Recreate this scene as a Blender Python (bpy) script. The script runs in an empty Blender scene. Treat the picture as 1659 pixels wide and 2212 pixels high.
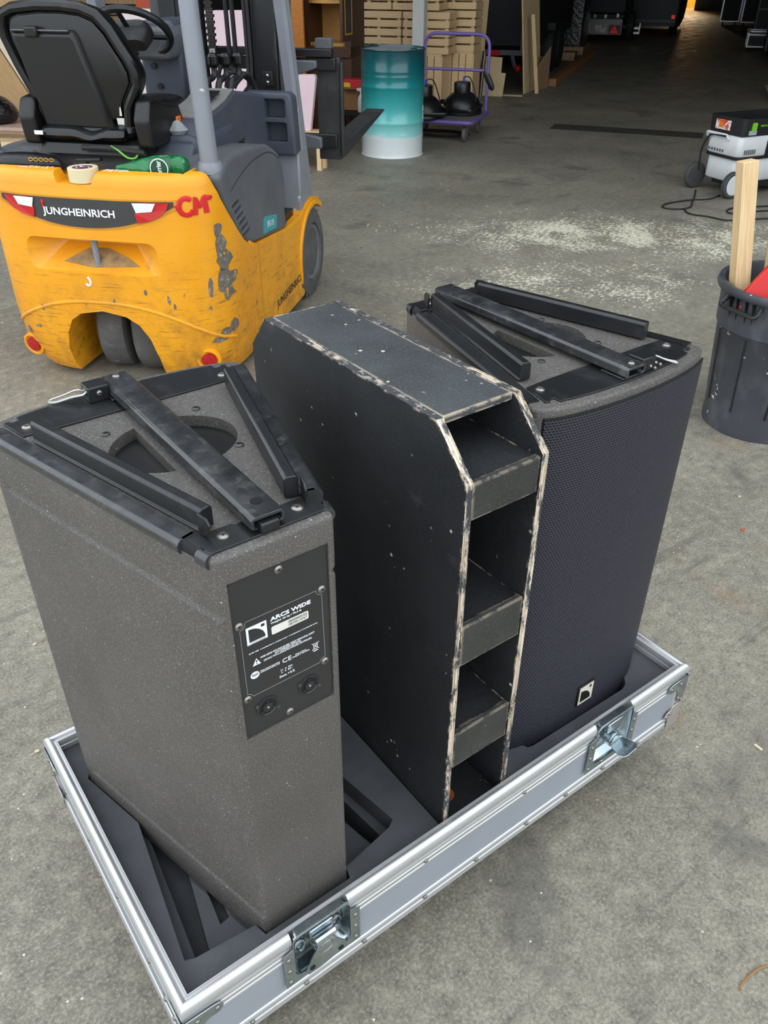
import bpy, bmesh, math, random
from math import sin, cos, pi, radians, sqrt, tan, atan2, hypot
from mathutils import Matrix, Vector, Euler
from mathutils.geometry import tessellate_polygon
random.seed(7)
S = bpy.context.scene
COL = S.collection

# ---------------------------------------------------------------- camera
F_PX, PITCH, ROLL, YAW = 1758.06, .5952, .0045, .6397
CAM = Vector((-.1011, -.6119, 1.5218))
fw = Vector((sin(YAW) * cos(PITCH), cos(YAW) * cos(PITCH), -sin(PITCH)))
r0 = Vector((cos(YAW), -sin(YAW), 0)); u0 = r0.cross(fw)
rx = r0 * cos(ROLL) + u0 * sin(ROLL); ux = -r0 * sin(ROLL) + u0 * cos(ROLL)
cd = bpy.data.cameras.new('camera'); cam = bpy.data.objects.new('camera', cd); COL.objects.link(cam)
cam.matrix_world = Matrix(((rx.x, ux.x, -fw.x, CAM.x), (rx.y, ux.y, -fw.y, CAM.y), (rx.z, ux.z, -fw.z, CAM.z), (0, 0, 0, 1)))
cd.sensor_fit = 'HORIZONTAL'; cd.sensor_width = 36; cd.lens = F_PX / 1659 * 36
cd.clip_start = .02; cd.clip_end = 300
S.camera = cam

# ---------------------------------------------------------------- daylight: an overcast sky outside the open gate
w = bpy.data.worlds.new('overcast_sky'); S.world = w; w.use_nodes = True
bg = w.node_tree.nodes['Background']; bg.inputs[0].default_value = (.86, .93, 1, 1); bg.inputs[1].default_value = 2.3
HALL = radians(55)                       # heading of the hall axis, from +Y towards +X
GATE_Y, GATE_X0, GATE_X1, GATE_H = 5.0, -8.3, 6.5, 5.0   # open gate out of view, placed and widened to shape the daylight; hall coordinates (X right, Y into the hall)
def hw(x, y, z=0): return Vector((x * cos(HALL) + y * sin(HALL), -x * sin(HALL) + y * cos(HALL), z))
S.view_settings.view_transform = 'Standard'; S.view_settings.look = 'None'; S.view_settings.gamma = 1
S.view_settings.use_curve_mapping = False; S.view_settings.exposure = 0.0
S.cycles.use_denoising = True; S.cycles.use_adaptive_sampling = True; S.cycles.adaptive_threshold = .03
S.cycles.max_bounces = 5; S.cycles.diffuse_bounces = 3; S.cycles.glossy_bounces = 3
S.cycles.sample_clamp_indirect = 6

# ---------------------------------------------------------------- helpers
def lin(c):
    if isinstance(c, (int, float)): c = (c, c, c)
    return tuple(((v / 255) / 12.92 if v / 255 <= .04045 else ((v / 255 + .055) / 1.055) ** 2.4) for v in c) + (1,)

class NT:
    def __init__(s, mt):
        s.t = mt.node_tree; s.n = s.t.nodes; s.l = s.t.links; s.b = s.n['Principled BSDF']
        s.co = s.n.new('ShaderNodeTexCoord')
    def mapping(s, scale=(1, 1, 1), rot=(0, 0, 0), loc=(0, 0, 0)):
        m = s.n.new('ShaderNodeMapping'); m.inputs['Scale'].default_value = scale
        m.inputs['Rotation'].default_value = rot; m.inputs['Location'].default_value = loc
        s.l.new(s.co.outputs['Object'], m.inputs[0]); return m.outputs[0]
    def noise(s, scale, detail=4, rough=.55, vec=None, dist=0):
        n = s.n.new('ShaderNodeTexNoise'); n.inputs['Scale'].default_value = scale
        n.inputs['Detail'].default_value = detail; n.inputs['Roughness'].default_value = rough
        n.inputs['Distortion'].default_value = dist
        s.l.new(vec if vec is not None else s.co.outputs['Object'], n.inputs['Vector']); return n.outputs['Fac']
    def voro(s, scale, vec=None, feat='F1', out='Distance'):
        n = s.n.new('ShaderNodeTexVoronoi'); n.inputs['Scale'].default_value = scale; n.feature = feat
        s.l.new(vec if vec is not None else s.co.outputs['Object'], n.inputs['Vector']); return n.outputs[out]
    def ramp(s, fac, lo, hi, a=0., b=1.):
        n = s.n.new('ShaderNodeMapRange'); n.inputs[1].default_value = lo; n.inputs[2].default_value = hi
        n.inputs[3].default_value = a; n.inputs[4].default_value = b; n.clamp = True
        s.l.new(fac, n.inputs[0]); return n.outputs[0]
    def math(s, op, a, b=None):
        n = s.n.new('ShaderNodeMath'); n.operation = op
        for i, v in enumerate((a, b)):
            if v is None: continue
            if isinstance(v, (int, float)): n.inputs[i].default_value = v
            else: s.l.new(v, n.inputs[i])
        return n.outputs[0]
    def mix(s, fac, a, b):
        n = s.n.new('ShaderNodeMix'); n.data_type = 'RGBA'
        for i, v in ((0, fac), (6, a), (7, b)):
            if isinstance(v, (int, float)): n.inputs[i].default_value = v
            elif isinstance(v, tuple): n.inputs[i].default_value = v
            else: s.l.new(v, n.inputs[i])
        return n.outputs[2]
    def bump(s, h, strength, dist=.001):
        n = s.n.new('ShaderNodeBump'); n.inputs['Strength'].default_value = strength
        n.inputs['Distance'].default_value = dist; s.l.new(h, n.inputs['Height'])
        s.l.new(n.outputs[0], s.b.inputs['Normal']); return n.outputs[0]
    def setc(s, c): s.l.new(c, s.b.inputs['Base Color'])
    def edge(s, radius):
        bv = s.n.new('ShaderNodeBevel'); bv.samples = 4; bv.inputs[0].default_value = radius
        g = s.n.new('ShaderNodeNewGeometry'); d = s.n.new('ShaderNodeVectorMath'); d.operation = 'DOT_PRODUCT'
        s.l.new(bv.outputs[0], d.inputs[0]); s.l.new(g.outputs['Normal'], d.inputs[1])
        return s.math('SUBTRACT', 1, d.outputs['Value'])

MATS = {}
def M(name, col, rough=.5, metal=0., var=.12, vscale=6, bump=0., bscale=250, bdist=.001, layers=(), coat=0., spec=.5, emit=None, trans=0., alpha=1., rvar=0.):
    """procedural material: colour with cloudy variation, noise relief and layers of marks (colour, scale, lo, hi[, stretch])"""
    if name in MATS: return MATS[name]
    m = bpy.data.materials.new(name); m.use_nodes = True; t = NT(m); b = t.b
    b.inputs['Roughness'].default_value = rough; b.inputs['Metallic'].default_value = metal
    b.inputs['Specular IOR Level'].default_value = spec
    c = lin(col); hi = tuple(min(1, v * (1 + var)) for v in c[:3]) + (1,); lo = tuple(v * (1 - var) for v in c[:3]) + (1,)
    o = t.mix(t.ramp(t.noise(vscale), .3, .7), lo, hi)
    for L in layers:
        vec = t.mapping(L[4]) if len(L) > 4 and L[4] else None
        f = t.ramp(t.noise(L[1], 5, .6, vec), L[2], L[3])
        if len(L) > 5: f = t.math('MULTIPLY', f, L[5])
        o = t.mix(f, o, lin(L[0]))
    t.setc(o)
    if bump: t.bump(t.noise(bscale, 3), bump, bdist)
    if rvar: t.l.new(t.ramp(t.noise(vscale * 2), .3, .7, max(.02, rough - rvar), min(1, rough + rvar)), b.inputs['Roughness'])
    if coat: b.inputs['Coat Weight'].default_value = coat; b.inputs['Coat Roughness'].default_value = .15
    if emit: b.inputs['Emission Color'].default_value = lin(emit[0]); b.inputs['Emission Strength'].default_value = emit[1]
    if trans: b.inputs['Transmission Weight'].default_value = trans
    if alpha < 1: b.inputs['Alpha'].default_value = alpha
    MATS[name] = m; return m

def frame(o, u, v):
    """4x4 with x along u, y along v, z = u x v, origin o"""
    u = Vector(u).normalized(); v = Vector(v).normalized(); n = u.cross(v)
    return Matrix(((u.x, v.x, n.x, o[0]), (u.y, v.y, n.y, o[1]), (u.z, v.z, n.z, o[2]), (0, 0, 0, 1)))
def T(x, y, z, rx=0, ry=0, rz=0): return Matrix.Translation((x, y, z)) @ Euler((rx, ry, rz)).to_matrix().to_4x4()

class MB:
    def __init__(s): s.v = []; s.f = []; s.mi = []
    def add(s, vs, fs, X=None, mi=0):
        k = len(s.v); s.v += [tuple(X @ Vector(p)) if X is not None else tuple(p) for p in vs]
        s.f += [tuple(k + i for i in f) for f in fs]; s.mi += [mi] * len(fs); return s
    def box(s, c, d, X=None, mi=0, rz=0):
        x, y, z = (k / 2 for k in d)
        vs = [(a * x, b * y, e * z) for a in (-1, 1) for b in (-1, 1) for e in (-1, 1)]
        Y = T(*c, 0, 0, rz); Y = X @ Y if X is not None else Y
        return s.add(vs, [(0, 1, 3, 2), (4, 6, 7, 5), (0, 4, 5, 1), (2, 3, 7, 6), (0, 2, 6, 4), (1, 5, 7, 3)], Y, mi)
    def bx(s, x0, x1, y0, y1, z0, z1, X=None, mi=0):
        return s.box(((x0 + x1) / 2, (y0 + y1) / 2, (z0 + z1) / 2), (x1 - x0, y1 - y0, z1 - z0), X, mi)
    def prism(s, poly, a0, a1, axis='z', X=None, mi=0, holes=()):
        mp = {'z': lambda u, v, a: (u, v, a), 'x': lambda u, v, a: (a, u, v), 'y': lambda u, v, a: (u, a, v)}[axis]
        loops = [list(poly)] + [list(h) for h in holes]; flat = [p for L in loops for p in L]; n = len(flat)
        vs = [mp(p[0], p[1], a0) for p in flat] + [mp(p[0], p[1], a1) for p in flat]; fs = []
        if holes:
            tris = tessellate_polygon([[Vector((p[0], p[1], 0)) for p in L] for L in loops])
            fs += [tuple(t) for t in tris] + [tuple(n + i for i in t) for t in tris]
        else:
            fs += [tuple(range(n)), tuple(range(2 * n - 1, n - 1, -1))]
        k = 0
        for L in loops:
            m = len(L)
            fs += [(k + i, k + (i + 1) % m, n + k + (i + 1) % m, n + k + i) for i in range(m)]; k += m
        return s.add(vs, fs, X, mi)
    def loft(s, loops, cap=True, closed=True, X=None, mi=0):
        n = len(loops[0]); vs = [p for L in loops for p in L]; fs = []
        for i in range(len(loops) - 1):
            for j in range(n if closed else n - 1):
                fs.append((i * n + j, i * n + (j + 1) % n, (i + 1) * n + (j + 1) % n, (i + 1) * n + j))
        if cap and closed: fs += [tuple(range(n)), tuple(range(len(vs) - 1, len(vs) - 1 - n, -1))]
        return s.add(vs, fs, X, mi)
    def tube(s, pts, r, n=8, closed=False, X=None, mi=0, flat=None):
        P = [Vector(p) for p in pts]; loops = []; m = len(P); up = None
        rr = r if isinstance(r, (list, tuple)) else [r] * m
        for i in range(m):
            if closed: d = P[(i + 1) % m] - P[i - 1]
            else: d = P[min(i + 1, m - 1)] - P[max(i - 1, 0)]
            d.normalize()
            if up is None: up = Vector((0, 0, 1)) if abs(d.z) < .9 else Vector((1, 0, 0))
            a = d.cross(up)
            if a.length < 1e-4: a = d.orthogonal()
            a.normalize(); b = a.cross(d).normalized(); up = b
            k = rr[i]; fa, fb = flat or (1, 1)
            loops.append([tuple(P[i] + a * k * fa * cos(2 * pi * j / n) + b * k * fb * sin(2 * pi * j / n)) for j in range(n)])
        if closed: loops.append(loops[0]); return s.loft(loops, False, True, X, mi)
        return s.loft(loops, True, True, X, mi)
    def lathe(s, prof, n=24, X=None, mi=0, cap=True):
        return s.loft([[(r * cos(2 * pi * j / n), r * sin(2 * pi * j / n), z) for j in range(n)] for r, z in prof], cap, True, X, mi)
    def cyl(s, c, r, h, axis='z', n=16, X=None, mi=0, r2=None):
        R = {'z': Matrix.Identity(4), 'x': Euler((0, pi / 2, 0)).to_matrix().to_4x4(), 'y': Euler((-pi / 2, 0, 0)).to_matrix().to_4x4()}[axis]
        Y = Matrix.Translation(c) @ R; Y = X @ Y if X is not None else Y
        return s.lathe([(r, -h / 2), (r if r2 is None else r2, h / 2)], n, Y, mi)
    def sphere(s, c, r, n=12, m=8, X=None, sc=(1, 1, 1), mi=0):
        Y = Matrix.Translation(c) @ Matrix.Diagonal((*sc, 1)); Y = X @ Y if X is not None else Y
        return s.lathe([(max(1e-4, r * sin(pi * i / m)), -r * cos(pi * i / m)) for i in range(m + 1)], n, Y, mi)
    def mesh(s, name='m', merge=1e-5):
        me = bpy.data.meshes.new(name); bm = bmesh.new()
        vv = [bm.verts.new(p) for p in s.v]
        for f, mi in zip(s.f, s.mi):
            try: q = bm.faces.new([vv[i] for i in f]); q.material_index = mi
            except ValueError: pass
        bmesh.ops.remove_doubles(bm, verts=bm.verts, dist=merge)
        bmesh.ops.recalc_face_normals(bm, faces=bm.faces)
        bm.to_mesh(me); bm.free(); return me
    def build(s, name, mat, parent=None, bevel=0, seg=2, smooth=35, cut=None, bevel2=0, seg2=2, label=None, sub=0, bang=30, deform=None):
        me = s.mesh(name)
        if cut or (bevel and bevel2):
            tmp = bpy.data.objects.new('tmp', me); COL.objects.link(tmp); extra = []
            if bevel: addbev(tmp, bevel, seg, bang)
            for c in cut or ():
                cm = c.mesh('cutter'); co = bpy.data.objects.new('cutter', cm); COL.objects.link(co); extra.append(co)
                bo = tmp.modifiers.new('b', 'BOOLEAN'); bo.operation = 'DIFFERENCE'; bo.solver = 'EXACT'; bo.object = co
            dg = bpy.context.evaluated_depsgraph_get()
            m2 = bpy.data.meshes.new_from_object(tmp.evaluated_get(dg))
            for o in [tmp] + extra:
                k = o.data; bpy.data.objects.remove(o); bpy.data.meshes.remove(k)
            me = m2; me.name = name; bevel, seg = bevel2, seg2
        if deform:
            for v in me.vertices: v.co = deform(v.co)
        return link(name, me, mat, parent, bevel, seg, smooth, label, sub, bang)

def addbev(o, wd, seg, ang=30):
    b = o.modifiers.new('edge_round', 'BEVEL'); b.width = wd; b.segments = seg; b.limit_method = 'ANGLE'; b.angle_limit = radians(ang)
    b.use_clamp_overlap = True; return b
def link(name, me, mat, parent=None, bevel=0, seg=2, smooth=35, label=None, sub=0, bang=30):
    o = bpy.data.objects.new(name, me); COL.objects.link(o)
    mats = mat if isinstance(mat, (list, tuple)) else [mat]
    if not len(me.materials):
        for m in mats: me.materials.append(m)
    if smooth:
        me.polygons.foreach_set('use_smooth', [True] * len(me.polygons)); me.set_sharp_from_angle(angle=radians(smooth))
    if bevel: addbev(o, bevel, seg, bang)
    if sub: k = o.modifiers.new('smooth', 'SUBSURF'); k.levels = sub; k.render_levels = sub
    if parent is not None: o.parent = parent
    if label: o['label'] = label
    return o
def tag(o, label, cat, group=None, kind=None):
    if label: o['label'] = label
    if cat: o['category'] = cat
    if group: o['group'] = group
    if kind: o['kind'] = kind
    return o
def thing(name, label, cat, loc=(0, 0, 0), rz=0, group=None):
    o = bpy.data.objects.new(name, None); COL.objects.link(o); o.empty_display_size = .1
    o.location = loc; o.rotation_euler = (0, 0, rz); return tag(o, label, cat, group)
def struct(o): o['kind'] = 'structure'; return o
def dup(root, loc=None, rz=None, label=None, parent=None):
    r = root.copy(); COL.objects.link(r); r.parent = parent
    if loc is not None: r.location = loc
    if rz is not None: r.rotation_euler = (0, 0, rz)
    if label: r['label'] = label
    for ch in list(root.children): dup(ch, parent=r)
    return r
def inst(src, parent, X=None, name=None):
    """another piece like src (shared mesh) under parent"""
    o = src.copy(); COL.objects.link(o); o.parent = parent
    if X is not None: o.matrix_local = X
    if name: o.name = name
    return o
def text(name, s, X, mat, parent, w=None, h=None, depth=.0004, bold=0., shear=0., align='CENTER', deform=None, label=None):
    """lettering as a thin mesh; X maps (x right, y up) to the surface; w and h are the size of the word"""
    cu = bpy.data.curves.new('t', 'FONT'); cu.body = s; cu.size = 1; cu.offset = bold; cu.shear = shear; cu.extrude = .5
    cu.resolution_u = 3; cu.space_line = .95; cu.align_x = align
    o = bpy.data.objects.new('t', cu); COL.objects.link(o)
    me = bpy.data.meshes.new_from_object(o.evaluated_get(bpy.context.evaluated_depsgraph_get()))
    bpy.data.objects.remove(o); bpy.data.curves.remove(cu)
    xs = [v.co.x for v in me.vertices]; ys = [v.co.y for v in me.vertices]
    x0, x1, y0, y1 = min(xs), max(xs), min(ys), max(ys)
    sx = w / (x1 - x0) if w else None; sy = h / (y1 - y0) if h else None
    sx = sx or sy; sy = sy or sx
    for v in me.vertices:
        p = X @ Vector(((v.co.x - (x0 + x1) / 2) * sx, (v.co.y - (y0 + y1) / 2) * sy, (v.co.z + .5) * depth))
        v.co = deform(p) if deform else p
    return link(name, me, mat, parent, smooth=0, label=label)
def arc(cx, cy, rx_, ry_, a0, a1, n): return [(cx + rx_ * cos(radians(a0 + (a1 - a0) * i / n)), cy + ry_ * sin(radians(a0 + (a1 - a0) * i / n))) for i in range(n + 1)]
def rrect(x0, x1, y0, y1, r, n=4):
    return arc(x1 - r, y1 - r, r, r, 0, 90, n) + arc(x0 + r, y1 - r, r, r, 90, 180, n) + arc(x0 + r, y0 + r, r, r, 180, 270, n) + arc(x1 - r, y0 + r, r, r, 270, 360, n)
def path_round(pts, r, n=5):
    """polyline with rounded corners"""
    P = [Vector(p) for p in pts]; out = [P[0]]
    for i in range(1, len(P) - 1):
        a = (P[i - 1] - P[i]); b = (P[i + 1] - P[i]); k = min(r, a.length * .45, b.length * .45)
        A = P[i] + a.normalized() * k; B = P[i] + b.normalized() * k
        for j in range(n + 1):
            t = j / n; out.append(A.lerp(P[i], t).lerp(P[i].lerp(B, t), t))
    out.append(P[-1]); return out
def spline(pts, n=8):
    P = [Vector(p) for p in pts]; out = []
    for i in range(len(P) - 1):
        a, b, c, d = P[max(i - 1, 0)], P[i], P[i + 1], P[min(i + 2, len(P) - 1)]
        for j in range(n):
            t = j / n
            out.append(.5 * ((2 * b) + (c - a) * t + (2 * a - 5 * b + 4 * c - d) * t * t + (3 * b - a - 3 * c + d) * t ** 3))
    out.append(P[-1]); return out

# ---------------------------------------------------------------- floor and hall
def floor_material():
    m = bpy.data.materials.new('worn_concrete'); m.use_nodes = True; t = NT(m)
    o = t.mix(t.ramp(t.noise(1.1, 4, .6), .32, .68), lin((116, 111, 99)), lin((146, 140, 124)))
    mid = t.noise(26, 6, .72)
    o = t.mix(t.math('MULTIPLY', t.ramp(mid, .52, .68), .55), o, lin((172, 166, 148)))
    o = t.mix(t.math('MULTIPLY', t.ramp(mid, .48, .33), .6), o, lin((84, 81, 74)))
    fine = t.noise(150, 4, .75)
    o = t.mix(t.math('MULTIPLY', t.ramp(fine, .52, .66), .5), o, lin((186, 180, 164)))
    o = t.mix(t.math('MULTIPLY', t.ramp(fine, .48, .34), .55), o, lin((70, 68, 63)))
    # oil and tyre stains, rusty streaks, long scuffs
    o = t.mix(t.math('MULTIPLY', t.ramp(t.noise(2.3, 5, .62, None, .5), .56, .68), .5), o, lin((74, 74, 73)))
    o = t.mix(t.math('MULTIPLY', t.ramp(t.noise(5, 4, .6, t.mapping((1, .35, 1), (0, 0, .5), (3, 7, 0))), .62, .72), .45), o, lin((138, 108, 76)))
    o = t.mix(t.math('MULTIPLY', t.ramp(t.noise(4, 3, .6, t.mapping((.3, 4.5, 1), (0, 0, -HALL))), .62, .68), .35), o, lin((80, 80, 77)))
    # paint specks here and there, plaster and sawdust where people worked
    sp2 = t.voro(46, t.mapping(loc=(.3, .1, 0)))
    o = t.mix(t.math('MULTIPLY', t.ramp(sp2, .13, .08), t.math('MULTIPLY', t.ramp(t.noise(9, 2), .58, .62), .85)), o, lin((222, 219, 210)))
    def patch(c, rx_, ry_, rot):
        mp = t.n.new('ShaderNodeMapping'); mp.vector_type = 'TEXTURE'; t.l.new(t.co.outputs['Object'], mp.inputs[0])
        mp.inputs['Location'].default_value = (c[0], c[1], 0); mp.inputs['Rotation'].default_value = (0, 0, rot); mp.inputs['Scale'].default_value = (rx_, ry_, 1)
        ln = t.n.new('ShaderNodeVectorMath'); ln.operation = 'LENGTH'; t.l.new(mp.outputs[0], ln.inputs[0]); return ln.outputs['Value']
    dust = None
    for c, a, b, rot, st in (((4.35, 3.05), 1.9, .95, -.72, 1), ((3.5, 2.45), 1.9, .95, -.6, .8), ((4.9, 2.5), 1.2, .9, -.7, 1), ((2.6, 3.6), 1.6, 1.0, -.6, .4)):
        k = t.math('MULTIPLY', t.ramp(patch(c, a, b, rot), .2, 1.1, st, 0), 1)
        dust = k if dust is None else t.math('MAXIMUM', dust, k)
    dust = t.math('MULTIPLY', dust, t.ramp(t.noise(3.2, 4, .6), .36, .6, .45, 1))
    dn = t.noise(32, 6, .8, t.mapping((1, 1.4, 1), (0, 0, -YAW)))
    thr = t.math('SUBTRACT', dn, t.ramp(dust, 0, 1, .70, .43))
    o = t.mix(t.math('MULTIPLY', t.ramp(thr, 0, .04), t.math('MULTIPLY', t.ramp(dust, 0, .25), .95)), o, lin((240, 234, 208)))
    o = t.mix(t.math('MULTIPLY', dust, .2), o, lin((214, 208, 188)))
    t.setc(o)
    t.l.new(t.ramp(t.noise(4, 5), .3, .7, .42, .7), t.b.inputs['Roughness']); t.b.inputs['Specular IOR Level'].default_value = .35
    t.bump(fine, .25, .002); return m
fl = MB(); fl.add([hw(-40, -60), hw(40, -60), hw(40, 70), hw(-40, 70)], [(0, 1, 2, 3)])
struct(fl.build('floor', floor_material(), smooth=0))
concrete_wall = M('hall_wall_paint', (84, 82, 78), .8, var=.25, vscale=.7, bump=.2, bscale=30)
dark_steel = M('roof_sheeting', (40, 40, 40), .7, var=.2)
XL, XR, YB, HH = -8.5, 8.5, 38.0, 6.2
HX = Matrix.Rotation(-HALL, 4, 'Z')
def wall(name, *b, mat=concrete_wall):
    o = MB().bx(*b).build(name, mat, smooth=0); o.matrix_world = HX; return struct(o)
wall('wall_left', XL - .3, XL, GATE_Y, YB, 0, HH)
wall('wall_right', XR, XR + .3, GATE_Y, YB, 0, HH)
wall('ceiling', XL - .3, XR + .3, GATE_Y - .3, YB + .3, HH, HH + .2, mat=dark_steel)
b = MB().prism([(XL - .3, 0), (GATE_X0, 0), (GATE_X0, GATE_H), (GATE_X1, GATE_H), (GATE_X1, 0), (XR + .3, 0), (XR + .3, HH), (XL - .3, HH)], GATE_Y - .3, GATE_Y, 'y')
o = b.build('wall_front', concrete_wall, smooth=0); o.matrix_world = HX; struct(o)
b = MB().prism([(XL - .3, 0), (-.42, 0), (-.42, 2.2), (.1, 2.2), (.1, 0), (XR + .3, 0), (XR + .3, HH), (XL - .3, HH)], YB, YB + .3, 'y')
o = b.build('wall_back', concrete_wall, smooth=0); o.matrix_world = HX; struct(o)
# the lit room behind the far doorway
warm = M('warm_yellow_wall', (214, 165, 70), .7)
def hbox(name, b, mat):
    o = MB().bx(*b).build(name, mat, smooth=0); o.matrix_world = HX; return struct(o)
hbox('wall_annex_back', (-1.5, 1.5, YB + 2.2, YB + 2.4, 0, 2.8), warm)
hbox('wall_annex_left', (-1.6, -1.4, YB + .3, YB + 2.4, 0, 2.8), warm)
hbox('wall_annex_right', (1.4, 1.6, YB + .3, YB + 2.4, 0, 2.8), warm)
hbox('ceiling_annex', (-1.6, 1.6, YB + .3, YB + 2.4, 2.8, 2.9), warm)
al = bpy.data.lights.new('annex_lamp', 'POINT'); al.energy = 380; al.color = (1, .8, .5); al.shadow_soft_size = .15
ao = bpy.data.objects.new('annex_lamp', al); COL.objects.link(ao); ao.location = hw(-.1, YB + 1.1, 2.4)
# ================================================================ materials of the foreground
def speaker_paint():
    m = bpy.data.materials.new('textured_speaker_paint'); m.use_nodes = True; t = NT(m)
    o = t.mix(t.ramp(t.noise(5, 5), .3, .7), lin((80, 76, 72)), lin((92, 88, 84)))
    o = t.mix(t.math('MULTIPLY', t.ramp(t.noise(16, 6, .7), .6, .72), .35), o, lin((120, 114, 108)))
    g = t.noise(420, 3, .6)
    o = t.mix(t.math('MULTIPLY', t.ramp(g, .56, .68), .6), o, lin((150, 146, 140)))  # glints of the coarse coat put into the colour as pale grains
    o = t.mix(t.math('MULTIPLY', t.ramp(g, .45, .3), .5), o, lin((52, 49, 47)))
    v = t.voro(95); o = t.mix(t.math('MULTIPLY', t.ramp(v, .12, .07), t.ramp(t.noise(40, 2), .56, .6)), o, lin((190, 186, 180)))
    t.setc(o); t.b.inputs['Roughness'].default_value = .5; t.b.inputs['Specular IOR Level'].default_value = .5
    t.bump(g, .55, .002); return m
SPK = speaker_paint()
STEEL_BK = M('black_rigging_steel', (26, 27, 29), .36, metal=.0, var=.12, vscale=22, bump=.15, bscale=60, spec=.6,
             layers=(((80, 80, 80), 30, .55, .85, None, .35), ((60, 55, 48), 9, .6, .8, None, .3)))
STEEL_SC = M('rubbed_black_steel', (44, 45, 47), .3, spec=.8, var=.25, vscale=15, bump=.1, bscale=80, layers=(((105, 104, 100), 40, .55, .75, None, .5), ((120, 112, 98), 7, .6, .72, None, .35)), rvar=.12)
PLATE = M('black_label_plate', (44, 44, 43), .45, var=.06, vscale=20)
DARK = M('dark_cavity', (16, 16, 17), .8)
WHITE = M('white_print', (232, 234, 236), .6, var=.02)
PAPER = M('label_paper', (222, 218, 208), .7, var=.04)
GREYP = M('grey_print', (150, 150, 150), .6)
SCREW = M('dull_screw_metal', (150, 145, 140), .32, metal=.9, var=.15, vscale=60)
ZINC = M('zinc_plate', (176, 186, 190), .2, metal=.95, var=.12, vscale=30, bump=.25, bscale=25, layers=(((120, 150, 158), 14, .5, .7, None, .5), ((215, 215, 222), 22, .58, .68)), rvar=.1)
ALU = M('case_aluminium', (200, 200, 200), .32, metal=.6, var=.04, vscale=12, bump=.03, bscale=60, layers=(((168, 160, 142), 40, .62, .75, (1, 1, 1), .5),))
LAM = M('grey_case_laminate', (142, 147, 154), .42, var=.04, vscale=10, bump=.12, bscale=500, layers=(((110, 112, 114), 22, .66, .72, (.4, 1, 1), .6),))
FOAM = M('grey_foam', (78, 79, 82), .9, var=.1, vscale=18, bump=.35, bscale=260, layers=(((96, 97, 98), 12, .55, .75, None, .5), ((56, 56, 58), 9, .6, .75, None, .5)), spec=.2)
RUBBER = M('black_rubber', (28, 28, 29), .7, var=.2, vscale=20)
BLUEWH = M('blue_castor_wheel', (40, 70, 120), .5)
def grille_cloth():
    m = bpy.data.materials.new('speaker_grille_mesh'); m.use_nodes = True; t = NT(m)
    sx = t.n.new('ShaderNodeSeparateXYZ'); t.l.new(t.co.outputs['Object'], sx.inputs[0]); k = 2 * pi / .0046; v = None
    for ang in (90, 30, 150):
        p = t.math('ADD', t.math('MULTIPLY', sx.outputs[0], k * cos(radians(ang))), t.math('MULTIPLY', sx.outputs[2], k * sin(radians(ang))))
        c = t.math('COSINE', p); v = c if v is None else t.math('ADD', v, c)
    o = t.mix(t.ramp(v, .9, -.4), lin((8, 8, 12)), lin((56, 55, 66)))
    t.setc(o); t.b.inputs['Roughness'].default_value = .48; t.bump(v, .4, .002); t.b.inputs['Specular IOR Level'].default_value = .35; return m
GRILLE = grille_cloth()
def worn_black(name, base, wood=(196, 176, 152), edge=.006, amount=.5, rough=.55, splash=.57):
    m = bpy.data.materials.new(name); m.use_nodes = True; t = NT(m)
    o = t.mix(t.ramp(t.noise(7, 5), .3, .7), lin(tuple(v * .85 for v in base)), lin(tuple(v * 1.15 for v in base)))
    g = t.noise(300, 3, .6)
    o = t.mix(t.math('MULTIPLY', t.ramp(g, .55, .75), .5), o, lin(tuple(min(255, v * 1.9) for v in base)))
    o = t.mix(t.math('MULTIPLY', t.ramp(t.noise(14, 7, .7, t.mapping((1, .5, 1))), .6, .75), .3), o, lin((96, 98, 98)))
    # knocks and splashes of bare wood and plaster
    v = t.voro(48, None); o = t.mix(t.math('MULTIPLY', t.ramp(v, .17, .12), t.ramp(t.noise(9, 4, .7), splash, splash + .05)), o, lin((205, 198, 182)))
    if edge:
        e = t.edge(edge); k = t.math('MULTIPLY', t.ramp(e, .01, .06), t.ramp(t.noise(28, 6, .75), .62 - amount * .22, .7 - amount * .22))
        o = t.mix(k, o, t.mix(t.noise(200, 3), lin(wood), lin(tuple(min(255, v * 1.18) for v in wood))))
    t.setc(o); t.b.inputs['Roughness'].default_value = rough; t.bump(g, .4, .0015); t.b.inputs['Specular IOR Level'].default_value = .3; return m
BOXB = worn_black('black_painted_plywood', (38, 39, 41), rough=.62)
BOXT = worn_black('black_painted_plywood_skylit', (66, 69, 70), amount=.9, splash=.52)  # sky light on the top put into this paler copy of the paint
def ply_edge(nm='chipped_plywood_edge', lo=.47, big=None):
    m = bpy.data.materials.new(nm); m.use_nodes = True; t = NT(m)
    lay = t.ramp(t.noise(1, 0, .5, t.mapping((620, 3, 3))), .42, .58)
    wood = t.mix(lay, lin((164, 146, 122)), lin((222, 206, 184)))
    k = t.ramp(t.noise(42, 6, .72, t.mapping((1.6, .6, .35))), lo, lo + .07)
    if big: k = t.math('MULTIPLY', k, t.ramp(t.noise(9, 3, .6), big, big + .06))
    o = t.mix(k, lin((60, 61, 62)), wood)
    o = t.mix(t.math('MULTIPLY', t.ramp(t.noise(90, 4), .58, .68), .6), o, lin((176, 176, 176)))
    t.setc(o); t.b.inputs['Roughness'].default_value = .7; t.bump(t.noise(160, 4), .5, .002); return m
PLYEDGE = ply_edge(lo=.45); PLYEDGE2 = ply_edge('painted_plywood_edge', .44, .54)

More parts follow.
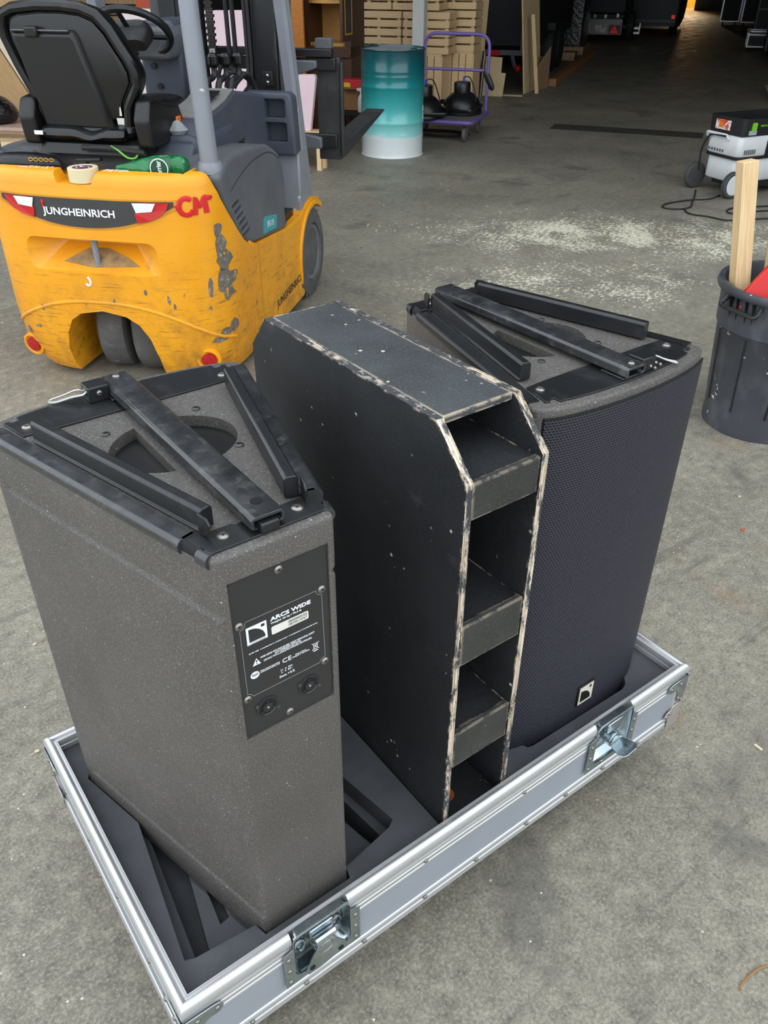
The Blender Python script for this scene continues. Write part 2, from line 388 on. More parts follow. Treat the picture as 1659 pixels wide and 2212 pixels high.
# ================================================================ flight case on castors
CW, CD, ZB, ZR, ZF = 1.16, .61, .122, .295, .26
case = thing('flight_case_tray', 'open grey flight case tray with aluminium edges holding speakers', 'flight case', (0, 0, 0))
case_floor = MB().bx(.006, CW - .006, .006, CD - .006, ZB + .004, ZB + .014).build('case_floor', LAM, case)
LATCHX = (.234, .925)
for nm, b in (('front', (.012, CW - .012, .0015, .011)), ('back', (.012, CW - .012, CD - .011, CD - .0015)), ('left', (.0015, .011, .012, CD - .012)), ('right', (CW - .011, CW - .0015, .012, CD - .012))):
    MB().bx(*b, ZB + .01, ZR - .02).build('side_panel', LAM, case, cut=[MB().bx(x - .0525, x + .0525, -.02, .0138, .186, .33) for x in LATCHX] if nm == 'front' else None)
def mitred(prof):
    """four mitred lengths of extrusion round the case; prof in (inset, z)"""
    out = []
    for k in range(4):
        A = []; B = []
        for d, z in prof:
            c = [(d, d), (CW - d, d), (CW - d, CD - d), (d, CD - d)]
            a, b_ = c[k], c[(k + 1) % 4]; A.append((a[0], a[1], z)); B.append((b_[0], b_[1], z))
        out.append(MB().loft([A, B]))
    return out
rim = [(0, .236), (0, .2415), (.0012, .2425), (.0012, .2455), (0, .2465), (0, .2535), (.0012, .2545), (.0012, .2575), (0, .2585), (0, .2655), (.0014, .267), (.0014, .270), (-.001, .272),
       (-.0018, .278), (-.0012, .285), (.001, .2905), (.005, .2945), (.009, .295), (.012, .2925), (.0135, .2885), (.0145, .287), (.018, .287), (.019, .289), (.0205, .289), (.021, .286), (.021, .28),
       (.0195, .279), (.0195, .273), (.021, .272), (.021, .262), (.0195, .261), (.0195, .255), (.021, .254), (.021, .24), (.0125, .24), (.0125, .236)]
LATCH = (.234, .925)
lcut = [MB().bx(x - .0525, x + .0525, -.02, .0138, .186, .33) for x in LATCH]
for i, q in enumerate(mitred(rim)): q.build('rim_extrusion', ALU, case, smooth=50, cut=lcut if i == 0 else None)
bot = [(.012, ZB), (-.001, ZB), (-.002, ZB + .004), (-.0005, ZB + .008), (-.0022, ZB + .010), (-.0022, ZB + .014), (0, ZB + .016), (-.0005, ZB + .022), (-.0025, ZB + .0255), (-.001, ZB + .031), (.0015, ZB + .033), (.0125, ZB + .033)]
for q in mitred(bot): q.build('base_extrusion', ALU, case, smooth=50)
for cx, cy, sx, sy in ((0, 0, 1, 1), (CW, 0, -1, 1), (CW, CD, -1, -1), (0, CD, 1, -1)):
    L = [(0, 0), (.033, 0), (.033, .002), (.030, .0035), (.012, .0035), (.0035, .012), (.0035, .030), (.002, .033), (0, .033)]
    L = [(-.002, .004), (.002, 0), (.004, -.002), (.016, -.0022), (.017, -.0008), (.02, -.0008), (.021, -.0022), (.029, -.0022), (.031, 0), (.031, .002), (.002, .002), (.002, .031), (0, .031), (-.0022, .029), (-.0022, .021), (-.0008, .02), (-.0008, .017), (-.0022, .016)]
    MB().prism([(cx + sx * a, cy + sy * b_) for a, b_ in L], ZB + .033, .2365).build('corner_extrusion', ALU, case, smooth=50)
rivet = None
def riv(x, y, z, n, parent=case, r=.0042):
    """domed rivet at x,y,z facing n"""
    global rivet
    if rivet is None:
        rivet = MB().lathe([(.0045, 0), (.0045, .0006), (.0036, .0018), (.0018, .0026), (.0003, .0028)], 12).build('rivet', SCREW, parent)
        rivet.matrix_local = Vector(n).to_track_quat('Z', 'Y').to_matrix().to_4x4(); rivet.location = (x, y, z); return rivet
    X = Vector(n).to_track_quat('Z', 'Y').to_matrix().to_4x4(); X.translation = (x, y, z)
    return inst(rivet, parent, X)
for x in (.09, .345, .446, .56, .68, .78, 1.07): riv(x, -.0012, .250, (0, -1, 0)) if x in (.446, .68) else None
for x in (.10, .20, .315, .448, .57, .70, .81, .92, 1.03): riv(x, -.0022, ZB + .0185, (0, -1, 0))
for y in (.12, .25, .38, .5): riv(-.0022, y, ZB + .0185, (-1, 0, 0)); riv(-.0012, y, .25, (-1, 0, 0))
# corner braces at the rim and bent caps at the base corners
for cx, sx in ((0, 1), (CW, -1)):
    for cy, sy in ((0, 1), (CD, -1)):
        def q(a, b_): return [(a, .002), (a + .001, .0)]
        pf = arc(.052, .253, .013, .013, -90, 90, 6); pf = [(0, .268)] + [(-.0, .1955)] + arc(.0165, .2065, .0105, .0105, 180, 360, 6) + [(.027, .222), (.032, .236), (.042, .2405)] + pf
        for ax in (0, 1):
            poly = [(p[0] - .003, p[1]) for p in pf]
            mb = MB()
            if ax == 0: mb.prism([(cx + sx * u, v) for u, v in poly], cy - sy * .0030, cy - sy * .0046, 'y')
            else: mb.prism([(cy + sy * u, v) for u, v in poly], cx - sx * .0030, cx - sx * .0046, 'x')
            mb.build('corner_brace', ZINC, case, bevel=.0006, seg=1)
            for u, v in ((.052, .253), (.02, .252), (.0165, .208)):
                if ax == 0: riv(cx + sx * u, cy - sy * .0046, v, (0, -sy, 0))
                else: riv(cx - sx * .0046, cy + sy * u, v, (-sx, 0, 0))
        cap = [(0, .1895), (.03, .1895), (.034, .186)] + [(.036, .178), (.048, .1755), (.054, .166), (.05, .157), (.04, .1535), (.0385, .15), (.038, .119), (0, .119)]
        CAPM = M('rusty_zinc_cap', (196, 190, 186), .34, metal=.7, var=.1, layers=(((198, 140, 116), 26, .52, .68, None, .7),))
        MB().prism([(cx + sx * (u - .004), v) for u, v in cap], cy - sy * .0030, cy - sy * .0048, 'y').build('corner_cap', CAPM, case, bevel=.0006, seg=1)
        MB().prism([(cy + sy * (u - .004), v) for u, v in cap], cx - sx * .0030, cx - sx * .0048, 'x').build('corner_cap', CAPM, case, bevel=.0006, seg=1)
        for v in (.163, .170):
            riv(cx + sx * (.043 if v < .165 else .034), cy - sy * .0048, v, (0, -sy, 0))
        # castor
        wx, wy = cx + sx * .085, cy + sy * .085
        MB().bx(wx - .045, wx + .045, wy - .05, wy + .05, ZB - .004, ZB).build('castor_plate', ZINC, case)
        MB().bx(wx - .022, wx - .018, wy - .028, wy + .028, .045, ZB - .004).bx(wx + .018, wx + .022, wy - .028, wy + .028, .045, ZB - .004).cyl((wx, wy, .05), .007, .056, 'x').build('castor_fork', ZINC, case)
        MB().lathe([(.046, -.016), (.05, -.012), (.05, .012), (.046, .016)], 24, T(wx, wy, .05, 0, pi / 2, 0)).build('castor_wheel', BLUEWH, case)
# recessed butterfly latches
def latch(x, turned):
    W2, zt, zb = .071, .262, .170
    out = [(-W2, zb), (W2, zb), (W2, zt), (.054, zt + .006), (.050, .290), (.046, .2945), (-.046, .2945), (-.050, .290), (-.054, zt + .006), (-W2, zt)]
    inn = rrect(-.052, .052, .186, .291, .012)
    y0 = -.0040
    pl_ = MB().prism([(x + u, v) for u, v in out], y0, y0 - .0014, 'y', holes=[[(x + u, v) for u, v in inn]])
    # dish: rim of the hole slopes in to the back
    back = rrect(-.045, .045, .197, .288, .009)
    pl_.loft([[(x + u, y0 - .0014, v) for u, v in inn], [(x + u, y0 + .004, v) for u, v in inn], [(x + u, .0125, v) for u, v in back]], cap=False)
    pl_.add([(x + u, .0125, v) for u, v in back], [tuple(range(len(back)))])
    p = pl_.build('latch_dish', ZINC, case, smooth=40)
    lip = MB().tube([(x - .05, y0, .2915), (x - .046, y0, .2952), (x + .046, y0, .2952), (x + .05, y0, .2915)], .0016, 6).build('dish_lip', ZINC, p)
    for u in (-.0625, .0625):
        for v in (.246, .214, .182): riv(x + u, y0 - .0014, v, (0, -1, 0), p)
    for u in (-.022, .022): riv(x + u, y0 - .0014, .1785, (0, -1, 0), p)
    # slot ears beside the key
    for u in (-.034, .034):
        MB().tube([(x + u + .009 * cos(a), .010, .235 + .014 * sin(a)) for a in [2 * pi * i / 14 for i in range(14)]], .0022, 6, closed=True).build('slot_collar', ZINC, p)
    # hook plate and key
    hk = MB().prism([(x + u, v) for u, v in rrect(-.022, .022, .255, .281, .004)], -.004, .004, 'y')
    hk.build('hook_plate', ZINC, p, bevel=.0015)
    MB().cyl((x, -.001, .232), .017, .018, 'y', 20).cyl((x, -.012, .232), .013, .004, 'y', 20).build('latch_drum', ZINC, p, bevel=.001)
    if turned:
        key = MB().prism([(u, v) for u, v in [(-.017, -.002), (.017, -.002), (.024, .024), (.020, .034), (.012, .037), (-.012, .037), (-.020, .034), (-.024, .024)]], -.001, .001, 'y')
        X = T(x, -.016, .231, radians(84), radians(-8), 0)
        ky = MB(); ky.add(key.v, key.f, X)
        ky.build('latch_key', ZINC, p, bevel=.0008, seg=1)
    else:
        key = [(-.012, .252), (.012, .252), (.02, .238), (.036, .212), (.038, .2), (.034, .192), (.012, .19), (-.012, .186), (-.034, .187), (-.039, .195), (-.036, .21), (-.02, .238)]
        hole = arc(0, .2335, .013, .013, 0, 360, 14)[:-1]
        MB().prism([(x + u, v) for u, v in key], -.0145, -.0125, 'y', holes=[[(x + u, v) for u, v in hole]]).build('latch_key', ZINC, p, bevel=.0006, seg=1)
        for u in (-.027, .027): MB().cyl((x + u, -.0150, .2), .005, .001, 'y', 10).build('key_hole', DARK, p)
        # rolled top of the key
        MB().tube([(x - .018, -.011, .262), (x + .018, -.011, .262)], .0075, 10).build('key_roll', ZINC, p)
latch(.234, False); latch(.925, True)

# foam bed with the cut-outs of the speakers and of the spacer box
SL, SR = (.241, .048), (.894, .555)          # rear-centre of each speaker in plan
def spk_plan(o, sgn, grow=0):
    hw0, hw1, d = .077 + grow, .1976 + grow, .45
    pts = [(-hw0, -grow), (hw0, -grow), (hw1, d)] + [(hw1 * cos(radians(a)), d + (.040 + grow) * sin(radians(a))) for a in range(15, 180, 15)] + [(-hw1, d)]
    return [(o[0] + sgn * x, o[1] + sgn * y) for x, y in pts]
foam = MB().bx(.0225, CW - .0225, .0225, CD - .0225, ZB + .016, ZF)
cutL = MB().prism([(.041, .083), (.056, .077), (.154, .068), (.330, .066), (.430, .083), (.445, .092), (.401, .368), (.335, .40), (.15, .40), (.081, .368)], ZF - .042, ZF + .1)
cutR = MB().prism([(.752, .064), (.765, .061), (1.02, .056), (1.036, .061), (1.050, .075), (1.03, .2), (.76, .2), (.738, .095)], ZF - .042, ZF + .1)
slots = [MB().prism([(.060, .088), (.083, .090), (.128, .30), (.118, .385), (.090, .36)], ZF - .1, ZF + .05), MB().prism([(.426, .090), (.403, .092), (.36, .30), (.368, .385), (.394, .36)], ZF - .1, ZF + .05),
         MB().prism([(.118, .125), (.136, .128), (.165, .36), (.148, .36)], ZF - .075, ZF + .05), MB().prism([(.366, .125), (.348, .128), (.32, .36), (.337, .36)], ZF - .075, ZF + .05)]
pocket = [MB().prism(spk_plan(SL, 1, .003), ZF - .048, ZF + .1), MB().prism(spk_plan(SR, -1, .003), ZF - .048, ZF + .1), MB().bx(.5045, .6595, .0226, .5905, ZF - .030, ZF + .1)]
foam.build('foam_bed', FOAM, case, cut=[cutL, cutR] + slots + pocket)
# ================================================================ loudspeakers
SH = .775
def front_y(x): return .45 + .040 * sqrt(max(0, 1 - (x / .1976) ** 2))
def screw(parent, x, y, z, n=(0, 0, 1), r=.008, mat=SCREW):
    X = Vector(n).to_track_quat('Z', 'Y').to_matrix().to_4x4(); X.translation = (x, y, z)
    s_ = MB().lathe([(r, 0), (r * .98, .0012), (r * .72, .0026), (r * .5, .0030), (r * .45, .0014), (.0003, .0012)], 16, X).build('screw', mat, parent, smooth=40)
    MB().cyl((0, 0, .0016), r * .26, .0008, 'z', 6, X).build('screw_socket', DARK, s_)
def make_speaker(label, rear):
    t = thing('loudspeaker', label, 'loudspeaker', (0, 0, 0), 0, 'loudspeakers standing in the case')
    plan = spk_plan((0, 0), 1)
    body = MB().prism(plan, 0, SH)
    def moon(sg):
        a0 = math.degrees(math.acos(.028 / .086)); pts = arc(0, .268, .086, .074, -a0, a0, 14)
        return [(sg * x, y) for x, y in pts]
    cuts = [MB().prism(moon(s_), SH - .075, SH + .05) for s_ in (-1, 1)]
    cuts.append(MB().bx(-.066, .067, -.03, .0045, .4835, .7385))
    L = hypot(.1206, .45); dx, dy = .1206 / L, .45 / L
    for sg in (-1, 1):
        for z in (.692, .083):
            p0 = Vector((sg * .077, 0, z)); d = Vector((sg * dx, dy, 0)); n = Vector((sg * dy, -dx, 0))
            X = Matrix(((d.x, 0, n.x, p0.x), (d.y, 0, n.y, p0.y), (0, 1, 0, p0.z), (0, 0, 0, 1)))
            sec = lambda k: [(k, -.0105 - .02, .0105), (k, -.0075, .0001), (k, .0030, -.0055), (k, .0052, -.0050), (k, .0075, .0105)]
            cuts.append(MB().loft([[(p[0], p[1], p[2]) for p in sec(-.05)], [(p[0], p[1], p[2]) for p in sec(.436)], [(p[0] + .012, p[1] * .4, p[2] + .006) for p in sec(.436)]], X=X))
    cuts.append(MB().prism([(-.188, .440), (.188, .440), (.188, .6), (-.188, .6)], .022, SH - .022))
    body.build('cabinet', SPK, t, bevel=.010, seg=4, cut=cuts[:-1], bevel2=.0022, seg2=2, bang=20)
    # curved grille and the frame round it
    N = 24; xs = [-.187 + .374 * i / N for i in range(N + 1)]
    gl = MB(); g0 = [(x, front_y(x) + .0005) for x in xs]; g1 = [(x, front_y(x) + .0045) for x in xs]
    gl.prism(g0 + g1[::-1], .012, SH - .016)
    gr = gl.build('grille', GRILLE, t, smooth=30)
    for z0, z1 in ((SH - .016, SH - .0135), (.0095, .012)): MB().prism([(x, y + .0005) for x, y in g0] + [(x, y) for x, y in g1[::-1]], z0, z1).build('grille_edge', DARK, gr)
    # badge on the grille
    yb = front_y(0) + .0045
    bd = MB().bx(-.0245, .0215, yb, yb + .003, .084, .137).build('badge', M('badge_black', (14, 14, 15), .4), t, bevel=.001)
    X = frame((-.0015, yb + .003, .1105), (-1, 0, 0), (0, 0, 1))
    out = [(-.0195, -.023), (.0195, -.023), (.0195, .023), (-.0195, .023)]
    hole = [(-.0155, -.019), (.0150, -.019)] + [(-.0155 + .0305 * cos(radians(a)), -.019 + .031 * sin(radians(a))) for a in range(10, 91, 10)]
    sq = [(.0075, .0105), (.0145, .0105), (.0145, .0185), (.0075, .0185)]
    MB().prism(out, 0, .0006, 'z', X, holes=[hole, sq]).build('badge_emblem', M('badge_cream', (214, 206, 188), .4), bd)
    # near-black plugs standing in for the shade deep in the ports
    for s_ in (-1, 1): MB().prism([(x * .97 + s_ * .0005, .268 + (y - .268) * .97) for x, y in moon(s_)], SH - .074, SH - .016).build('port_shade_fill', M('port_shade_black', (14, 14, 15), .4), t)
    # ---- rigging on the top
    z0 = SH
    rp = [(-.070, .012), (.070, .012), (.0745, .016), (.0835, .051), (.03, .051), (.026, .047), (-.026, .047), (-.03, .051), (-.0835, .051), (-.0745, .016)]
    MB().prism(rp, z0, z0 + .003).build('rear_plate', STEEL_BK, t, bevel=.0006, seg=1)
    fe = [(x, front_y(x) - .017) for x in [-.150 + .3 * i / 16 for i in range(17)]]
    fp = [(-.158, .398), (-.11, .396), (.11, .396), (.158, .398), (.170, .45), (.162, .452), (.160, .447), (.150, .447)] + fe[::-1] + [(-.150, .447), (-.160, .447), (-.162, .452), (-.170, .45)]
    fpl = MB().prism(fp, z0, z0 + .003).build('front_plate', STEEL_BK, t, bevel=.0006, seg=1)
    for x in (-.045, .075):
        for k in (0, .006, .012): MB().bx(x + k * 1.6, x + k * 1.6 + .0018, .418, .427, z0 + .003, z0 + .0033).build('stamped_mark', DARK, fpl)
    for sg in (-1, 1):
        p = lambda u, y: (sg * (u + y * .268), y)
        # folded side channel with a rolled outer lip
        X = frame((sg * .0725, .012, z0), (sg * .2588, .9659, 0), (sg * .9659, -.2588, 0)) if sg > 0 else frame((sg * .0725, .012, z0), (sg * .2588, .9659, 0), (-sg * -.9659, -.2588, 0))
        prof = [(.000, .000), (.000, .0028), (-.016, .0028), (-.016, .0005), (-.004, .0005), (.0008, -.0012)] + [(.0045 + .0075 * sin(radians(a)) * .8 - .002, -.006 + .0075 * cos(radians(a))) for a in range(20, 150, 18)] + [(.001, -.0125), (-.0005, -.0108), (.003, -.006), (.001, -.001)]
        A = [(0, u, v) for u, v in [(-.018, 0), (-.018, .0028), (-.001, .0028)] + [(.001 + .0062 * sin(radians(a)), -.0062 + .009 * cos(radians(a))) for a in range(0, 181, 20)] + [(-.0005, -.0148)]]
        d = Vector((sg * .2588, .9659, 0)); n = Vector((sg * .9659, -.2588, 0)); o3 = Vector((sg * .0768, .010, z0))
        def loop(s_): return [tuple(o3 + d * s_ + n * a[1] + Vector((0, 0, a[2]))) for a in A]
        ch = MB().loft([loop(0.0), loop(.018)])
        ch.loft([loop(.046), loop(.44)])
        ch.build('side_channel', STEEL_SC if rear else STEEL_BK, t, smooth=40)
        MB().loft([[tuple(o3 + d * s_ + n * (a[1] - .004) + Vector((0, 0, a[2]))) for a in A] for s_ in (.012, .05)]).build('channel_notch', DARK, t)
        # hinged rail lying along the channel
        ra = [(-.0105, .003), (.0105, .003), (.0105, .006), (.0075, .006), (.0075, .028), (.0045, .0315), (-.0075, .0315), (-.0105, .028)]
        q0 = Vector((sg * .0530, .045, z0)); e = Vector((sg * .262, .965, 0)).normalized(); m_ = Vector((sg * .965, -.262, 0)).normalized()
        rl = MB().loft([[tuple(q0 + e * s_ + m_ * u + Vector((0, 0, v))) for u, v in ra] for s_ in (.012, .345)])
        rail = rl.build('hinged_rail', STEEL_BK, t, bevel=.0012, seg=2)
        tb = [tuple(q0 + m_ * .0095 + e * s_ + Vector((0, 0, v))) for s_, v in ((.002, .004), (-.006, .010), (-.008, .021), (-.003, .029), (.012, .0305), (.012, .004))]
        tb2 = [tuple(Vector(k) + m_ * .003) for k in tb]
        MB().loft([tb, tb2]).build('rail_end_plate', STEEL_BK, rail, bevel=.0006, seg=1)
    # centre bar: wide, with rolled edges, from front plate to rear plate
    bw = .0215
    bp = [(-bw, .012), (-bw, .026)] + [(-bw + .006 - .006 * cos(radians(a)), .029 + .006 * sin(radians(a))) for a in (10, 45, 90)] + [(bw - .006 + .006 * sin(radians(a)), .029 + .006 * cos(radians(a))) for a in (0, 45, 80)] + [(bw, .026), (bw, .012), (bw - .006, .0095), (bw - .008, .0095), (bw - .008, .013), (bw - .004, .014), (bw - .004, .028), (-bw + .004, .028), (-bw + .004, .014), (-bw + .008, .013), (-bw + .008, .0095), (-bw + .006, .0095)]
    bp = [(u, .003 + (v - .003) * .64) for u, v in bp]
    bar = MB().loft([[(u, .016, z0 + v) for u, v in bp], [(u, .474, z0 + v) for u, v in bp]]).build('centre_bar', STEEL_SC, t, bevel=.0006, seg=1, smooth=45, cut=None)
    MB().cyl((.002, .046, z0 + .0238), .0072, .0008, 'z', 16).build('pin_hole', M('hole_black', (4, 4, 4), .9), bar)
    MB().bx(-.012, .012, .010, .045, z0 + .003, z0 + .016).build('bar_tongue', STEEL_BK, t, bevel=.002)
    MB().bx(-.024, .024, .425, .47, z0 + .003, z0 + .0068).build('bar_foot', STEEL_BK, t, bevel=.001)
    screw(bar, 0, .462, z0 + .0235, r=.006)
    # locking block with a quick-release wire
    lk = MB().bx(-.052, -.0215, .438, .468, z0 + .003, z0 + .026).build('lock_block', STEEL_BK, t, bevel=.0015)
    screw(lk, -.036, .438, z0 + .016, (0, -1, 0), r=.0045)
    MB().bx(-.058, -.044, .4485, .4575, z0 + .010, z0 + .022).build('lock_pin', SCREW, lk, bevel=.001)
    wire = spline([(-.05, .452, z0 + .014), (-.06, .458, z0 + .020), (-.078, .470, z0 + .012), (-.094, .479, z0 + .006), (-.099, .474, z0 + .005), (-.09, .464, z0 + .007), (-.072, .452, z0 + .014), (-.058, .446, z0 + .016), (-.05, .447, z0 + .02)], 5)
    MB().tube(wire, .0016, 6).build('pin_wire', M('bright_wire', (206, 206, 200), .3, metal=.7), lk)
    if not rear:
        for k in range(5): MB().sphere((-.056 + .006 * k, .475 + .004 * (k % 2), z0 + .012 + .003 * (k % 3)), .0028, 8, 6).build('chain_link', SCREW, lk)
    for x, y in ((-.048, .034), (.0475, .033), (-.146, .42), (.147, .416)): screw(t, x, y, z0 + .003, r=.0075)
    for x, y in ((-.066, .342), (.066, .340), (.066, .21), (-.066, .21)): screw(t, x, y, z0, r=.0062, mat=M('black_screw', (74, 72, 70), .35, metal=.6))
    # ---- rear label plate
    yp = .0028
    pl_ = MB().prism(rrect(-.0652, .0662, .4845, .7375, .007), yp, .0048, 'y').build('label_plate', PLATE, t)
    if rear:
        PX = lambda x, z: frame((x, yp, z), (1, 0, 0), (0, 0, 1))
        for x, z in ((0, .7285), (.0561, .672), (.0558, .552), (-.0569, .671), (-.0575, .5515), (-.001, .494)):
            screw(pl_, x, yp, z, (0, -1, 0), r=.0058)
        # thin printed outline that skirts the screws
        def line(pts, wd=.0005):
            mb = MB()
            for a, b_ in zip(pts, pts[1:]):
                a, b_ = Vector(a), Vector(b_); d = (b_ - a); Ln = d.length; an = atan2(d.y, d.x); c = (a + b_) / 2
                mb.box((c.x, c.y, .00025), (Ln, wd, .0003), PX(0, 0) @ Matrix.Translation((0, 0, 0)) if False else PX(0, 0), 0, an) if False else mb.add(*boxvf(c, Ln, wd, an), X=PX(0, 0))
            mb.build('printed_line', GREYP, pl_, smooth=0)
        def boxvf(c, Ln, wd, an):
            vs = []
            for z in (0.0001, .0004):
                for sx, sy in ((-1, -1), (1, -1), (1, 1), (-1, 1)):
                    u, v = sx * Ln / 2, sy * wd / 2; vs.append((c.x + u * cos(an) - v * sin(an), c.y + u * sin(an) + v * cos(an), z))
            return vs, [(0, 1, 2, 3), (4, 5, 6, 7), (0, 1, 5, 4), (1, 2, 6, 5), (2, 3, 7, 6), (3, 0, 4, 7)]
        line([(-.049, .6730)] + [(.0485, .6730)] + arc(.0561, .672, .0078, .0078, 188, 268, 5) + [(.0567, .5605)] + arc(.0558, .552, .0078, .0078, 84, 172, 5) + [(-.0495, .5525)])
        line([(-.0495, .5525)] + arc(-.0575, .5515, .0078, .0078, 8, 86, 5) + [(-.0567, .5605), (-.0567, .6625)] + arc(-.0569, .671, .0078, .0078, -88, 12, 5))
        # square emblem
        X = PX(-.0355, .6496)
        out = [(-.0137, -.0134), (.0137, -.0134), (.0137, .0134), (-.0137, .0134)]
        hole = [(-.0107, -.0103), (.0112, -.0103)] + [(-.0107 + .0219 * cos(radians(a)), -.0103 + .0205 * sin(radians(a))) for a in range(12, 91, 13)]
        sq = [(.0062, .0062), (.0112, .0062), (.0112, .0108), (.0062, .0108)]
        MB().prism(out, .0001, .0005, 'z', X, holes=[hole, sq]).build('emblem', WHITE, pl_, smooth=0)
        text('lettering', 'L-ACOUSTICS', PX(-.0355, .6375), PLATE, pl_, w=.020, h=.0016, depth=.0007)
        text('lettering', 'ARCS WIDE', PX(.0116, .6605), WHITE, pl_, w=.0565, h=.0060, bold=.035)
        text('lettering', 'Weight: 36 kg / 79,4 lb', PX(.0050, .6537), WHITE, pl_, w=.0430, h=.0034, bold=.02)
        lab = MB().prism(rrect(-.0160, .0358, .6360, .6482, .002), yp - .0004, yp, 'y').build('serial_sticker', PAPER, pl_, smooth=0)
        bars = MB(); random.seed(3); x = .0075
        while x < .0335:
            wd = random.choice((.0003, .0005, .0008)); bars.bx(x, x + wd, yp - .0006, yp - .0003, .6432, .6466); x += wd + random.choice((.0003, .0005))
        bars.build('barcode', M('barcode_grey', (120, 120, 118), .7), lab, smooth=0)
        text('lettering', '0B70010767', PX(.0205, .6402) @ Matrix.Translation((0, 0, .0004)), M('barcode_grey', (120, 120, 118), .7), lab, w=.026, h=.0038)
        text('lettering', 'SAFE USE:  6 enclosures in vertical array - 4 enclosures in horizontal array', PX(-.0004, .6220), WHITE, pl_, w=.0965, h=.0022, bold=.01)
        text('lettering', 'WHEN USING WITH ENCLOSURES, CHECK MECHANICAL SAFETY\nWITH SUSPENSION SOFTWARE.\nUSE ONLY WITH L-ACOUSTICS AMPLIFIED CONTROLLERS.', PX(.0042, .6056), WHITE, pl_, w=.0775, h=.0098, bold=.01)
        X = PX(-.0398, .6056)
        MB().prism([(-.0056, -.0050), (.0056, -.0050), (0, .0056)], .0001, .0004, 'z', X).build('warning_triangle', WHITE, pl_, smooth=0)
        MB().prism([(-.0006, -.0008), (.0006, -.0008), (.0010, .0028), (-.0010, .0028)], .0004, .0006, 'z', X).prism([(-.0006, -.0034), (.0006, -.0034), (.0006, -.002), (-.0006, -.002)], .0004, .0006, 'z', X).build('exclamation_mark', PLATE, pl_, smooth=0)
        text('lettering', 'CE', PX(.0012, .5860), WHITE, pl_, w=.0130, h=.0070, bold=.0)
        text('lettering', 'Made in France\nDesigned in Marcoussis', PX(.0215, .5853), WHITE, pl_, w=.0250, h=.0052, bold=.01)
        bk = MB().prism(arc(-.0438, .5853, .0062, .0056, 0, 360, 20)[:-1], yp - .0003, yp, 'y').build('manual_symbol', WHITE, pl_, smooth=0)
        for sx in (-1, 1): MB().prism([(-.0438, .5835), (-.0438 + sx * .0042, .5845), (-.0438 + sx * .0042, .5885), (-.0438, .5872)], yp - .0005, yp - .0002, 'y').build('book_page', GREYP, bk, smooth=0)
        text('lettering', 'Read manual and safety\nprecautions before use', PX(-.0225, .5862), WHITE, pl_, w=.0272, h=.0048, bold=.01)
        # crossed-out wheelie bin
        bn = MB()
        for a, b_ in (((-.0033, .0058), (-.0022, -.0034)), ((.0033, .0058), (.0022, -.0034)), ((-.0022, -.0034), (.0022, -.0034)), ((-.0042, .0058), (.0042, .0058)), ((-.0052, .0072), (.0052, -.0046)), ((.0052, .0072), (-.0052, -.0046)), ((-.0018, .003), (.0018, .003)), ((-.0018, 0), (.0018, 0))):
            a, b_ = Vector(a), Vector(b_); d = b_ - a; bn.add(*boxvf((a + b_) / 2, d.length, .0007, atan2(d.y, d.x)), X=PX(.0432, .5838))
        bn.add(*boxvf(Vector((0, -.0063)), .0068, .0014, 0), X=PX(.0432, .5838)); bn.build('waste_bin_symbol', WHITE, pl_, smooth=0)
        text('lettering', '1+  =  IN+\n1-  =  IN -', PX(-.0001, .5704), WHITE, pl_, w=.0172, h=.0068, bold=.015)
        text('lettering', 'Znom. = 8 Ω', PX(-.0005, .5620), WHITE, pl_, w=.0220, h=.0036, bold=.015)
        # round locking connectors
        for x, z in ((-.032, .5232), (.0302, .5236)):
            X = frame((x, yp, z), (1, 0, 0), (0, 0, 1))
            cn = MB().lathe([(.0165, 0), (.0165, .0010), (.0135, .0016), (.0125, .0004), (.0117, .0004)], 24, X, cap=False).lathe([(.0073, .0), (.0073, .0022), (.0060, .0026), (.0030, .0020), (.0004, .0020)], 18, X, cap=False).build('connector', M('connector_black', (38, 38, 40), .3), pl_)
            MB().lathe([(.0120, .0002), (.0074, .0003)], 24, X, cap=False).build('connector_gap', DARK, cn)
            MB().cyl((0, 0, .0024), .0016, .0012, 'z', 10, X).build('connector_pin', M('bright_wire', (206, 206, 200), .3), cn)
            for a in (90, 210, 330): MB().box((.0098 * cos(radians(a)), .0098 * sin(radians(a)), .001), (.0034, .0030, .0016), X).build('connector_key', M('connector_black', (38, 38, 40), .3), cn)
            for u, v in ((-.0145, .0085), (.0145, -.0085)): MB().cyl((u, v, .0012), .0026, .0018, 'z', 10, X).build('connector_rivet', M('connector_rivet', (70, 68, 66), .35), cn)
    return t
sp1 = make_speaker('wedge loudspeaker with its narrow rear and black label plate towards the viewer', True)
sp1.location = (SL[0], SL[1], .215)
sp2 = make_speaker('wedge loudspeaker with curved navy mesh grille towards the viewer', False)
sp2.location = (SR[0], SR[1], .215); sp2.rotation_euler = (0, 0, pi)

